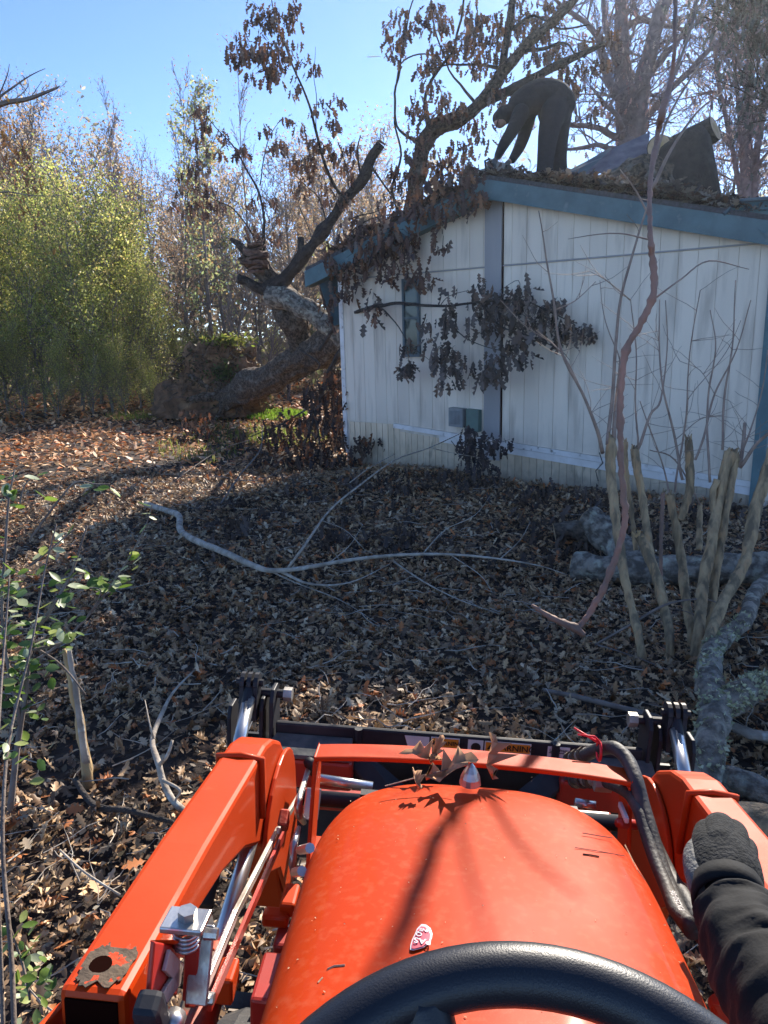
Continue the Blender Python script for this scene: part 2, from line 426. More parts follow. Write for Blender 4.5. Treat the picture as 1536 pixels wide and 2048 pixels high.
def rotm(yaw, pitch, roll):
    cz, sz = np.cos(yaw), np.sin(yaw); cx_, sx = np.cos(pitch), np.sin(pitch); cy_, sy = np.cos(roll), np.sin(roll)
    N = len(yaw); o = np.zeros(N); i = np.ones(N)
    Rz = np.array([[cz, -sz, o], [sz, cz, o], [o, o, i]]).transpose(2, 0, 1)
    Rx = np.array([[i, o, o], [o, cx_, -sx], [o, sx, cx_]]).transpose(2, 0, 1)
    Ry = np.array([[cy_, o, sy], [o, i, o], [-sy, o, cy_]]).transpose(2, 0, 1)
    return Rz @ Rx @ Ry


def leaf_mesh(name, batches):
    """batches: list of (template V, F, pos Nx3, yaw, pitch, roll, size, col Nx3)"""
    VV = []; FF = []; CC = []; off = 0
    for (V, F, pos, yaw, pit, rol, size, col) in batches:
        N = len(pos)
        if N == 0: continue
        Rm = rotm(yaw, pit, rol)
        pts = np.einsum('nij,vj->nvi', Rm, V) * size[:, None, None] + pos[:, None, :]
        k = len(V)
        VV.append(pts.reshape(-1, 3))
        FF.append((F[None] + (np.arange(N) * k)[:, None, None] + off).reshape(-1, 3))
        CC.append(np.repeat(col, k, axis=0)); off += N * k
    V = np.concatenate(VV).astype(np.float32); F = np.concatenate(FF).astype(np.int32); C = np.concatenate(CC)
    return tri_mesh(name, V, F, C)


def tri_mesh(name, V, F, C=None):
    me = bpy.data.meshes.new(name)
    me.vertices.add(len(V)); me.vertices.foreach_set('co', V.astype(np.float32).ravel())
    nf, k = F.shape
    me.loops.add(nf * k); me.loops.foreach_set('vertex_index', F.astype(np.int32).ravel())
    me.polygons.add(nf); me.polygons.foreach_set('loop_start', np.arange(0, nf * k, k, dtype=np.int32))
    try: me.polygons.foreach_set('loop_total', np.full(nf, k, dtype=np.int32))
    except Exception: pass
    if C is not None:
        ca = me.color_attributes.new('Col', 'FLOAT_COLOR', 'POINT')
        ca.data.foreach_set('color', np.hstack([C, np.ones((len(C), 1))]).astype(np.float32).ravel())
    me.update(calc_edges=True); me.validate()
    return me


def pal(N, cols, jit=0.25, weights=None):
    cols = np.array(cols); idx = nrg.choice(len(cols), N, p=weights)
    c = cols[idx] * (1 + jit * (nrg.rand(N, 1) * 2 - 1)); return np.clip(c, 0.002, 1)


OAK = [leaf_tpl('oak', c, b, f) for c, b, f in ((.5, .25, .0), (-.6, -.3, .1), (1.2, .35, .3), (-.2, .5, -.3), (.1, -.1, 0))]
OAK2 = [leaf_tpl('oak2', c, b, f) for c, b, f in ((.6, .3, .1), (-.7, -.3, -.2), (.2, .4, .4))]
SIMP = [leaf_tpl('simple', 0, b, f) for b, f in ((.25, .3), (-.3, .2))]
QUAD = [leaf_tpl('quad', 0, 0.0, .25)]
for _i in range(5):   # crumpled and torn ones
    _V, _F = leaf_tpl('oak', nrg.uniform(-1.2, 1.4), nrg.uniform(-.6, .7), nrg.uniform(-.5, .6)); _V = _V + nrg.randn(*_V.shape) * np.array([.03, .03, .09])
    _F = _F[[k for k in range(len(_F)) if nrg.rand() > (.25 if _i % 2 else 0)]]; OAK.append((_V, _F))


def batches(tpls, pos, yaw, pit, rol, size, col):
    N = len(pos); k = nrg.randint(0, len(tpls), N); out = []
    for i, (V, F) in enumerate(tpls):
        m = k == i
        out.append((V, F, pos[m], yaw[m], pit[m], rol[m], size[m], col[m]))
    return out


def rnd_leaves(tpls, pos, size, cols, mode='any', jit=.25, weights=None, sj=.3):
    pos = np.asarray(pos, float); N = len(pos)
    yaw = nrg.rand(N) * 2 * np.pi
    if mode == 'hang': pit = np.radians(-78 + 22 * nrg.randn(N)); rol = np.radians(50 * nrg.randn(N))
    elif mode == 'flat': pit = np.radians(16 * nrg.randn(N)); rol = np.radians(20 * nrg.randn(N))
    else: pit = np.radians(60 * (nrg.rand(N) * 2 - 1)); rol = np.radians(180 * (nrg.rand(N) * 2 - 1))
    sz = size * (1 + sj * (nrg.rand(N) * 2 - 1))
    return batches(tpls, pos, yaw, pit, rol, sz, pal(N, cols, jit, weights))


# ------------------------------------------------------------------ ground
def build_ground():
    xs = np.concatenate([np.linspace(-220, -32, 14)[:-1], np.linspace(-32, -9, 47)[:-1], np.linspace(-9, 9, 145), np.linspace(9, 32, 47)[1:], np.linspace(32, 220, 14)[1:]])
    ys = np.concatenate([np.linspace(-30, -2, 10)[:-1], np.linspace(-2, 16, 145), np.linspace(16, 40, 60)[1:], np.linspace(40, 300, 22)[1:]])
    X, Y = np.meshgrid(xs, ys)
    Z = gh(X, Y)
    Z = Z - 0.03
    V = np.stack([X.ravel(), Y.ravel(), Z.ravel()], 1)
    nx, ny = len(xs), len(ys)
    i = np.arange(nx * ny).reshape(ny, nx)
    F = np.stack([i[:-1, :-1].ravel(), i[:-1, 1:].ravel(), i[1:, 1:].ravel(), i[1:, :-1].ravel()], 1)
    me = tri_mesh('ground', V, F)
    link('ground', me, M['ground'], kind='structure', smooth=True)


build_ground()


def in_house(x, y, m=0.0):
    s = (x + .55) * EX[0] + (y - 11.55) * EX[1]; d = (x + .55) * NX[0] + (y - 11.55) * NX[1]
    return (s > -.1 + m) & (s < 5.95) & (d > m)


LITTER = [(.40, .245, .125), (.28, .16, .08), (.54, .35, .185), (.13, .08, .048), (.62, .47, .30), (.50, .18, .06), (.40, .29, .19)]


def build_litter():
    ba = []; bb = []
    def sector(r0, r1, dens, fov=39):
        A = math.radians(2 * fov) / 2 * (r1 * r1 - r0 * r0); N = int(A * dens)
        r = np.sqrt(r0 * r0 + nrg.rand(N) * (r1 * r1 - r0 * r0)); a = np.radians((nrg.rand(N) * 2 - 1) * fov)
        x = r * np.sin(a); y = r * np.cos(a); k = ~in_house(x, y, .02)
        return x[k], y[k]
    for r0, r1, dens, size, tp in ((0.5, 3.6, 640, .070, OAK), (3.6, 6.5, 680, .065, OAK), (6.5, 11.5, 520, .068, OAK2), (11.5, 19, 130, .12, SIMP), (19, 30, 60, .17, SIMP)):
        x, y = sector(r0, r1, dens)
        N = len(x)
        if r1 < 7:   # bare soil patches between the leaves near the tractor
            pn = np.sin(x * 3.1 + 2 * np.sin(y * 1.9)) * np.sin(y * 3.7 + 1.5 * np.sin(x * 2.3)); kk = nrg.rand(N) < np.where((y < 3.3) & (x < -.2), .45 + .5 * (pn > -.1), 1.0); x = x[kk]; y = y[kk]; N = len(x)
        clump = 0.5 + 0.5 * np.sin(x * 2.7 + 1.3 * np.sin(y * 2.1)) * np.sin(y * 3.1 + np.sin(x * 1.7))
        z = gh(x, y) + nrg.rand(N) * (0.015 + 0.05 * clump) - .01
        pos = np.stack([x, y, z], 1)
        yaw = nrg.rand(N) * 2 * np.pi; tl = (12 + 26 * nrg.rand(N))
        pit = np.radians(tl * nrg.randn(N) * .8); rol = np.radians(tl * nrg.randn(N))
        sz = size * (0.55 + 0.8 * nrg.rand(N))
        col = pal(N, LITTER, .3, [.2, .2, .17, .15, .12, .08, .08])
        lit = np.clip((y - 9.5) / 4, 0, 1) * np.clip((-x - .5) / 2, 0, 1)  # far left leaves get sunlight painted into their colour
        sun_tint = np.array([1.45, 1.2, 1.05])
        col = col * (1 + lit[:, None] * (sun_tint - 1))
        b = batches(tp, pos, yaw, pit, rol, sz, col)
        if r1 < 12:   # matted fragments between the whole leaves
            xf, yf = sector(r0, r1, 330 if r1 < 7 else 200); pf = np.stack([xf, yf, gh(xf, yf) + nrg.rand(len(xf)) * .02 - .012], 1)
            b += rnd_leaves(SIMP, pf, .038, LITTER[:4] + [(.09, .07, .04)], 'flat', sj=.6)
        (ba if r1 < 12 else bb).extend(b)
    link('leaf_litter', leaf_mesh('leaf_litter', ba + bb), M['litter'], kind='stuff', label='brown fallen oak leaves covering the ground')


build_litter()


# ------------------------------------------------------------------ house
def HW(s, z, off=0.0):
    """point on the gable wall: s metres from its left corner, off metres towards the viewer"""
    return Vector(HA + EX * s - NX * off + np.array([0, 0, z]))


def zroof(s): return 3.66 - .272 * (2.60 - s) if s < 2.60 else 3.66 - .252 * (s - 2.60)


def zbot(s): return .635 - .0747 * s


def build_house():
    root = empty('mobile_home', HW(2.9, 0), 'cream mobile home with teal roof edge and grooved siding beyond the leaf covered yard', 'mobile home')
    ST = HW(0, 0, 0)

    def part(mb, name, m, parent=None, smooth=False, **k):
        o = mb.build(name, m, None, smooth, **k)
        adopt(o, root) if parent is None else None
        if parent is not None:
            o.parent = parent
        return o

    def slab(mb, poly, off0, th):
        """poly [(s,z)] on the wall, front face at off0, thickness th backwards"""
        a = [HW(s, z, off0) for s, z in poly]
        mb.prism(a, Vector(NX) * th)
    # backing shell: gable sheet and the long box behind
    m = MB(); slab(m, [(0, -.2), (5.9, -.2), (5.9, 2.70), (2.6, 3.5), (0, 2.80)], -.002, 9.0)
    part(m, 'wall', M['siding'])
    pitch = .2032; r2 = random.Random(3)
    s = 0.005; k = 0
    edges = []
    while s < 5.88:
        e = min(s + pitch, 5.88)
        edges.append((s, e)); s = e
    for (a, b) in edges:
        g = .0022
        o1 = .003 * r2.random()
        zb = .60 if a < .95 else zbot((a + b) / 2) + .04
        m = MB(); slab(m, [(a + g, zb), (b - g, zb), (b - g, 2.655), (a + g, 2.655)], .007 + o1, .008)
        part(m, 'siding_board', M['siding'])
        za, zc = zroof(a) - .12, zroof(b) - .12
        if a < 2.6 < b: poly = [(a + g, 2.68), (b - g, 2.68), (b - g, zc), (2.6, zroof(2.6) - .12), (a + g, za)]
        else: poly = [(a + g, 2.68), (b - g, 2.68), (b - g, zc), (a + g, za)]
        m = MB(); slab(m, poly, .011 + o1, .012)
        part(m, 'gable_board', M['siding'])
    # skirting boards
    s = .1
    while s < 5.86:
        e = s + .105
        zt = (.585 if s < .95 else zbot(s) - .075)
        o1 = .03 * max(0, .95 - s) + .003 * r2.random()
        m = MB(); slab(m, [(s + .004, -.3), (e - .004, -.3), (e - .004, zt), (s + .004, zt)], .006 + o1, .007)
        part(m, 'skirting_board', M['skirt']); s = e
    # trims
    m = MB(); slab(m, [(.95, zbot(.95) - .03), (5.88, zbot(5.88) - .03), (5.88, zbot(5.88) + .035), (.95, zbot(.95) + .035)], .035, .03); part(m, 'base_trim', M['whitetrim'])
    m = MB(); slab(m, [(1.75, zbot(1.75) - .12), (5.88, zbot(5.88) - .12), (5.88, zbot(5.88) - .035), (1.75, zbot(1.75) - .035)], .022, .02); part(m, 'lower_trim', M['whitetrim'])
    m = MB(); slab(m, [(0.02, 2.652), (5.88, 2.667), (5.88, 2.683), (0.02, 2.668)], .026, .03); part(m, 'seam_flashing', M['strip'])
    m = MB(); slab(m, [(2.475, .20), (2.715, .20), (2.715, 3.5), (2.475, 3.46)], .034, .03); part(m, 'cover_batten', M['strip'])
    m = MB(); slab(m, [(2.725, .22), (2.738, .22), (2.738, 3.46), (2.725, 3.46)], .026, .02); part(m, 'joint_gap', M['void'])
    m = MB(); slab(m, [(5.80, -.2), (5.92, -.2), (5.92, 2.68), (5.80, 2.70)], .045, .07); part(m, 'corner_trim', M['teal'])
    m = MB(); slab(m, [(-.03, .1), (.045, .1), (.045, 2.75), (-.03, 2.74)], .03, .06); part(m, 'corner_trim', M['whitetrim'])
    # window
    fr = MB(); a, b, c, d = 1.16, 1.45, 1.55, 2.60
    for q in ([(a, c), (a + .035, c), (a + .035, d), (a, d)], [(b - .035, c), (b, c), (b, d), (b - .035, d)], [(a + .035, c), (b - .035, c), (b - .035, c + .035), (a + .035, c + .035)],
              [(a + .035, d - .035), (b - .035, d - .035), (b - .035, d), (a + .035, d)], [(a + .035, 2.06), (b - .035, 2.06), (b - .035, 2.09), (a + .035, 2.09)]):
        slab(fr, q, .05, .05)
    wf = part(fr, 'window', M['frame'])
    for z0, z1 in ((c + .035, 2.06), (2.09, d - .035)):
        m = MB(); slab(m, [(a + .035, z0), (b - .035, z0), (b - .035, z1), (a + .035, z1)], .032, .006)
        part(m, 'pane', M['glass'], wf)
    # electric boxes
    m = MB(); slab(m, [(1.98, .63), (2.20, .62), (2.20, .87), (1.98, .88)], .13, .12); bx = part(m, 'meter_box', M['metergrey'])
    for i in range(9):
        s0 = 1.995 + i * .022
        m = MB(); slab(m, [(s0, .66), (s0 + .012, .66), (s0 + .012, .84), (s0, .84)], .137, .006); part(m, 'rib', M['metergrey'], bx)
    m = MB(); slab(m, [(2.24, .58), (2.43, .57), (2.43, .86), (2.24, .87)], .10, .09); part(m, 'breaker_box', M['metergreen'])
    m = MB(); m.cyl(HW(2.22, .02, .06), HW(2.22, .62, .06), .018, 8); m.cyl(HW(2.35, .05, .05), HW(2.35, .58, .05), .014, 8); part(m, 'conduit', M['metergrey'])
    m = MB(); m.tube([HW(*q) for q in ((2.2, .64, .08), (2.27, .5, .12), (2.18, .38, .10), (2.1, .30, .08), (1.98, .42, .07))], .006, 6); part(m, 'cable', M['rubber'])
    m = MB(); m.tube([HW(*q) for q in ((4.1, .42, .05), (4.16, .3, .08), (4.08, .2, .09), (4.12, .08, .1))], .007, 6); part(m, 'cable', M['rubber'])
    # roof decks, with fascia boards at the gable
    OV = .16
    for nm, a, b in (('left', -.55, 2.6), ('right', 2.6, 6.25)):
        za, zb_ = zroof(a), zroof(b)
        m = MB(); m.prism([HW(a, za + .01, OV), HW(b, zb_ + .01, OV), HW(b, zb_ + .06, OV), HW(a, za + .06, OV)], Vector(NX) * 9.3); part(m, 'roof', M['shingle'])
        m = MB(); m.prism([HW(a, za - .22, OV + .028), HW(b, zb_ - .22, OV + .028), HW(b, zb_ + .005, OV + .028), HW(a, za + .005, OV + .028)], Vector(NX) * .025); part(m, 'fascia_board', M['teal'])
        m = MB(); m.prism([HW(a, za - .215, OV), HW(b, zb_ - .215, OV), HW(b, zb_ - .2, OV), HW(a, za - .2, OV)], Vector(NX) * (OV + .0)); part(m, 'soffit', M['teal'])
    # left eave: hanging torn eave box
    m = MB(); m.prism([P(632, 546, 11.6), P(660, 524, 11.55), P(706, 508, 11.3), P(700, 640, 11.3), P(668, 652, 11.4), P(652, 610, 11.5)], Vector(NX) * .5); part(m, 'torn_eave', M['darkteal'])
    m = MB(); m.prism([P(622, 552, 11.4), P(690, 520, 11.2), P(700, 506, 11.2), P(640, 528, 11.4)], Vector(NX) * .7); part(m, 'eave_flashing', M['frame'])
    # right corner: gutter end standing above the fascia
    m = MB(); m.prism([P(1452, 424, 7.6), P(1478, 405, 7.6), P(1590, 398, 7.2), P(1590, 500, 7.2), P(1520, 486, 7.45)], Vector(NX) * .35); part(m, 'gutter_end', M['teal'])
    m = MB(); m.tube([P(1448, 428, 7.55), P(1476, 402, 7.55), P(1590, 392, 7.15)], .02, 6); part(m, 'gutter_lip', M['frame'])
    # debris lying on the rakes
    return root


build_house()


# ------------------------------------------------------------------ debris on the roof edge
def roof_litter():
    pts = []
    N = 5200
    t = nrg.rand(N)
    s = 2.2 + 3.5 * t ** .8; h = np.array([zroof(a) for a in s]); off = nrg.rand(N) * 1.6 - .12
    bump_ = .04 + .16 * np.exp(-((s - 4.3) / 1.0) ** 2) + .05 * np.abs(np.sin(s * 7))
    z = h + .06 + bump_ * nrg.rand(N) ** .7 * np.clip(1 - np.abs(off - .5) / 1.6, 0.2, 1)
    pos = HA[None] + EX[None] * s[:, None] - NX[None] * (-off[:, None]) + np.stack([0 * z, 0 * z, z], 1)
    b = rnd_leaves(OAK2, pos, .12, [(.20, .16, .13), (.10, .08, .07), (.28, .23, .18), (.16, .10, .07)], 'flat', sj=.4)
    N = 2200; s = -.3 + 2.9 * nrg.rand(N); h = np.array([zroof(a) for a in s]); off = nrg.rand(N) * 1.0 - .14
    z = h + .06 + .12 * nrg.rand(N)
    pos = HA[None] + EX[None] * s[:, None] + NX[None] * off[:, None] + np.stack([0 * z, 0 * z, z], 1)
    b += rnd_leaves(OAK2, pos, .13, [(.10, .07, .065), (.06, .045, .04), (.16, .10, .08)], 'any', sj=.4)
    link('roof_leaf_litter', leaf_mesh('roof_leaf_litter', b), M['leaf_dry'], kind='stuff', label='dead leaves and chips heaped along the roof edge')


roof_litter()

# ------------------------------------------------------------------ foliage sprays
DARKLEAF = [(.12, .07, .058), (.16, .09, .068), (.09, .06, .055), (.24, .12, .07), (.19, .14, .115)]


def bunches(centers, n_per, spread, size, cols, tpl=None, mode='hang'):
    """drooping bunches of leaves around each centre"""
    ps = []
    for c, sp in centers:
        k = max(1, int(n_per * (0.6 + .8 * rng.random())))
        q = nrg.randn(k, 3) * spread * sp * np.array([1, 1, .75]); ps.append(np.array(c)[None] + q)
    pos = np.concatenate(ps)
    return rnd_leaves(tpl or OAK2, pos, size, cols, mode, sj=.35)


def spray(stems, spots, n_per=9, size=.13, spread=.07, cols=DARKLEAF, r0=.012, r1=.003):
    """stems: polylines in (u,v,d); spots: (u,v,d,radius_px,count) -> twig MB, leaf batches"""
    mb = MB(); cent = []
    for st in stems:
        r_a, r_b = r0, r1
        if isinstance(st, tuple): st, r_a, r_b = st
        k = len(st)
        ptube(mb, [(u, v, d, r_a + (r_b - r_a) * i / (k - 1)) for i, (u, v, d) in enumerate(st)], 5, 4, wob=.02)
    for u, v, d, rp, cnt in spots:
        for _ in range(cnt):
            a = rng.random() * 6.283; q = math.sqrt(rng.random()) * rp
            dd = d + (rng.random() - .5) * rp * d / FPX * 1.2
            c = P(u + q * math.cos(a), v + q * math.sin(a), dd)
            cent.append((c, 1.0))
            if rng.random() < .55:   # petiole twig to the bunch
                o = P(u + q * .2 * math.cos(a), v + q * .2 * math.sin(a) - rp * .1, d)
                mid = (Vector(c) + Vector(o)) / 2 + Vector((0, 0, .05))
                mb.tube([o, mid, Vector(c) + Vector((0, 0, .04))], [.004, .003, .002], 3, cap=False)
    return mb, bunches(cent, n_per, spread, size, cols)


# ------------------------------------------------------------------ fallen oak
def build_fallen_oak():
    base = P(430, 790, 16.6)
    root = empty('fallen_oak', gz(base), 'large uprooted oak leaning from its root mound onto the house corner', 'fallen tree')

    def part(o): return adopt(o, root)
    m = MB()
    ptube(m, [(395, 802, 19.2, .45), (432, 792, 18.3, .40), (470, 786, 17.3, .33), (515, 768, 16.3, .29), (565, 742, 15.2, .285), (612, 712, 14.6, .30), (655, 690, 14.0, .27), (700, 672, 13.5, .28), (760, 640, 13.2, .25)], 26, 12, jit=.30)
    part(m.build('trunk', M['bark'], smooth=True))
    m = MB()
    ptube(m, [(618, 735, 14.7, .30), (605, 700, 14.5, .27), (590, 650, 14.3, .25), (562, 600, 14.1, .235), (540, 560, 14.0, .21), (520, 530, 13.9, .20), (508, 508, 13.9, .21)], 22, 12, jit=.34)
    part(m.build('limb', M['bark'], smooth=True))
    m = MB()
    ptube(m, [(536, 580, 13.95, .15), (560, 562, 13.8, .11), (590, 535, 13.6, .105), (612, 505, 13.4, .092), (645, 463, 13.2, .088), (688, 402, 13.0, .082), (724, 360, 12.8, .078), (740, 320, 12.7, .070), (762, 288, 12.6, .068)], 14, 8, jit=.28)
    part(m.build('limb', M['barkdark'], smooth=True))
    m = MB(); ptube(m, [(598, 525, 13.5, .08), (601, 500, 13.4, .065), (603, 476, 13.4, .06)], 10, 4, jit=.2)
    part(m.build('stub', M['barkdark'], smooth=True))
    m = MB()
    ptube(m, [(542, 590, 13.9, .17), (575, 598, 13.7, .17), (610, 615, 13.5, .16), (645, 640, 13.4, .15), (672, 662, 13.3, .15), (690, 690, 13.3, .14)], 14, 6, jit=.16)
    part(m.build('limb', M['lichenbark'], smooth=True))
    m = MB(); ptube(m, [(545, 585, 14.0, .12), (520, 578, 13.9, .10), (498, 566, 13.8, .085), (475, 558, 13.7, .08)], 12, 5, jit=.2)
    part(m.build('stub', M['barkdark'], smooth=True))
    m = MB(); ptube(m, [(508, 512, 13.8, .12), (490, 500, 13.7, .075), (474, 486, 13.6, .05), (462, 478, 13.6, .035)], 10, 5, jit=.25)
    part(m.build('stub', M['barkdark'], smooth=True))
    r14 = random.Random(31)
    for (u1, v1, u2, v2) in ((440, 742, 420, 712), (395, 760, 372, 748), (380, 800, 345, 812), (440, 828, 425, 842), (480, 818, 488, 838), (470, 750, 478, 728), (410, 735, 385, 715)):
        m = MB(); ptube(m, [(452, 786, 17.6, .13), ((452 + u1) / 2 + r14.uniform(-6, 6), (786 + v1) / 2, 17.45, .095), (u1, v1, 17.5, .06), (u2, v2, 17.7, .025)], 10, 6, jit=.25)
        part(m.build('root', M['bark'], smooth=True))
    # torn burl: stacked ragged layers
    m = MB(); c = P(512, 522, 13.6); r3 = random.Random(4)
    for k in range(9):
        zz = -.22 + .055 * k; rr = (.19 + .08 * r3.random()) * math.sqrt(max(0.1, 1 - (zz / .30) ** 2))
        ring = []
        for j in range(14):
            an = j / 14 * 6.283; q = rr * (1 + .22 * (r3.random() - .5))
            ring.append(c + Vector((q * math.cos(an), q * math.sin(an) * .8, zz + (.02 + .05 * ((k * 7) % 5) / 5) * math.sin(an + k * 1.9) + .05 * r3.random())))
        m.prism(ring, (0.01, -.01, .04))
    part(m.build('burl', M['oldwood']))
    m = MB(); c = P(514, 510, 13.3)
    m.tube([P(763, 286, 12.59), P(764, 284, 12.585)], [.075, .07], 12); part(m.build('cut_face', M['oldwood']))
    # twigs with leaves
    d = 13.0
    stems = [
        ([(690, 400, 13), (668, 370, 12.8), (655, 340, 12.6), (640, 295, 12.4), (628, 245, 12.2), (615, 200, 12.0), (592, 148, 11.8), (570, 90, 11.6), (548, 30, 11.4), (538, -40, 11.2)], .035, .006),
        ([(640, 300, 12.4), (632, 250, 12.2), (634, 200, 12.1), (628, 150, 12.0), (630, 95, 12.0)], .01, .003),
        ([(530, 560, 13.9), (528, 480, 13.6), (525, 410, 13.4), (500, 350, 13.2), (470, 300, 13.0), (440, 265, 12.9), (405, 222, 12.8)], .03, .005),
        ([(520, 370, 13.3), (530, 310, 13.2), (545, 265, 13.1), (562, 238, 13.0)], .012, .004),
        ([(512, 500, 13.9), (505, 470, 13.8), (470, 420, 13.7), (430, 400, 13.5), (380, 375, 13.4), (350, 400, 13.4)], .016, .004),
        ([(655, 460, 13.2), (640, 400, 13), (610, 370, 12.9), (575, 330, 12.8)], .014, .004),
        ([(700, 385, 12.9), (690, 330, 12.8), (680, 290, 12.7)], .012, .004),
        ([(722, 362, 12.8), (715, 300, 12.7), (722, 270, 12.7)], .02, .008),
        ([(598, 410, 13.3), (610, 440, 13.3), (622, 470, 13.3), (640, 520, 13.2)], .012, .006),
        ([(740, 330, 12.7), (760, 360, 12.5), (790, 400, 12.3), (800, 430, 12.2)], .02, .01),
        ([(690, 440, 13.0), (720, 430, 12.8), (750, 425, 12.6), (800, 400, 12.5)], .016, .006)]
    spots = [(525, 30, 11.4, 30, 9), (560, 40, 11.5, 34, 10), (540, 85, 11.6, 34, 12), (500, 95, 11.6, 26, 7), (470, 85, 11.6, 16, 3), (575, 15, 11.4, 22, 6), (530, 130, 11.7, 32, 9), (575, 90, 11.6, 24, 6),
             (560, 145, 11.8, 26, 7), (485, 120, 11.7, 16, 4), (583, 175, 11.9, 10, 2), (458, 100, 11.6, 9, 2), (627, 130, 12, 10, 3), (612, 122, 12, 8, 2),
             (640, 212, 12.1, 14, 4), (672, 196, 12.1, 10, 3), (580, 232, 12.9, 16, 4), (530, 254, 13, 7, 2), (600, 260, 12.4, 9, 2), (638, 275, 12.4, 20, 7), (608, 318, 12.5, 18, 5), (590, 325, 12.5, 10, 2), (665, 250, 12.3, 10, 3),
             (570, 290, 12.8, 14, 3), (548, 296, 13, 6, 2), (625, 350, 12.7, 20, 5), (598, 380, 12.8, 16, 4), (650, 385, 12.9, 18, 5), (680, 390, 12.9, 18, 4), (700, 290, 12.8, 14, 4), (690, 320, 12.8, 12, 3), (670, 315, 12.7, 12, 3), (710, 350, 12.8, 12, 3),
             (400, 215, 12.8, 14, 4), (418, 250, 12.9, 12, 4), (388, 272, 12.9, 12, 3), (440, 272, 12.9, 10, 3), (482, 300, 13, 7, 2), (435, 300, 13, 10, 2), (500, 300, 13.1, 8, 2),
             (375, 335, 13.2, 12, 3), (400, 335, 13.2, 14, 3), (412, 340, 13.2, 10, 2), (366, 368, 13.3, 12, 3), (392, 385, 13.4, 14, 4), (418, 380, 13.4, 12, 3), (435, 400, 13.5, 14, 4), (345, 415, 13.4, 10, 2), (375, 415, 13.4, 12, 3), (415, 420, 13.5, 10, 2),
             (505, 405, 13.4, 12, 3), (540, 395, 13.4, 10, 2), (495, 460, 13.7, 12, 3), (520, 480, 13.7, 12, 3), (555, 430, 13.4, 10, 2), (558, 475, 13.5, 12, 3), (610, 550, 13.3, 12, 3), (648, 500, 13.1, 12, 3), (640, 540, 13.1, 14, 3)]
    mb, lb = spray(stems, spots, 6, .135, .06, DARKLEAF)
    part(mb.build('twigs', M['barkdark'], kind='stuff'))
    part(link('crown', leaf_mesh('crown', lb), M['leaf_dry']))
    # hanging foliage at the house corner and rake
    stems = [([(672, 662, 13.0), (640, 560, 12.4), (690, 480, 11.6), (740, 440, 11.2), (820, 420, 10.8)], .02, .008),
             ([(700, 470, 11.4), (705, 520, 11.2), (690, 570, 11.1), (700, 600, 11.0)], .01, .003), ([(800, 440, 10.6), (830, 500, 10.3), (828, 560, 10.2)], .008, .003),
             ([(880, 400, 10.2), (890, 440, 9.9), (886, 490, 9.8)], .008, .003)]
    spots = [(700, 560, 11.2, 32, 15), (680, 600, 11.2, 22, 9), (720, 510, 11.0, 34, 11), (750, 475, 10.8, 36, 13), (790, 455, 10.6, 36, 13), (835, 430, 10.4, 34, 13), (870, 395, 10.2, 36, 18), (905, 375, 9.9, 34, 16), (940, 360, 9.7, 30, 13), (850, 440, 10.1, 34, 14), (800, 465, 10.4, 34, 14), (760, 490, 10.6, 34, 14), (900, 410, 9.8, 30, 12), (720, 490, 11.0, 34, 14), (680, 520, 11.3, 26, 10), (955, 385, 9.5, 22, 8),
             (820, 470, 10.3, 26, 8), (828, 530, 10.2, 26, 10), (848, 560, 10.1, 16, 5), (800, 510, 10.5, 14, 4), (885, 470, 9.8, 10, 5), (885, 500, 9.8, 7, 3), (930, 420, 9.7, 14, 4), (770, 415, 10.9, 26, 7), (720, 440, 11.2, 24, 6), (745, 620, 10.8, 10, 4), (770, 540, 10.6, 9, 3), (782, 560, 10.6, 7, 2),
             (960, 335, 9.6, 24, 7), (925, 340, 9.8, 24, 7), (890, 350, 10.1, 26, 6), (860, 370, 10.4, 24, 6), (670, 640, 12, 12, 4), (655, 555, 12.4, 10, 3)]
    spots = [(u, v, d_ - .5, rp, max(1, int(c_ * (.58 if u < 830 else .40)))) for u, v, d_, rp, c_ in spots]
    mb, lb = spray(stems, spots, 6, .15, .075, DARKLEAF)
    part(mb.build('twigs', M['barkdark'], kind='stuff'))
    part(link('crown', leaf_mesh('crown', lb), M['leaf_dry']))
    # broken boughs in front of the gable wall
    stems = [([(640, 700, 12.6), (670, 655, 12.0), (700, 632, 11.2), (740, 614, 10.6), (765, 612, 10.4), (800, 606, 10.1), (850, 610, 9.8), (900, 612, 9.5), (960, 605, 9.2), (1040, 600, 9.0), (1090, 620, 8.8), (1150, 650, 8.7)], .035, .006),
             ([(765, 618, 10.4), (790, 645, 10.2), (820, 690, 10.0), (860, 720, 9.8)], .012, .003),
             ([(900, 650, 9.5), (925, 670, 9.4), (960, 690, 9.2), (1000, 700, 9.1)], .01, .003),
             ([(960, 605, 9.2), (1000, 650, 9.0), (1060, 670, 8.8), (1120, 700, 8.7), (1140, 720, 8.7)], .012, .003),
             ([(1040, 600, 9.0), (1035, 560, 9.0), (1000, 580, 9.0)], .006, .003), ([(880, 612, 9.6), (900, 590, 9.5), (935, 580, 9.4)], .006, .003)]
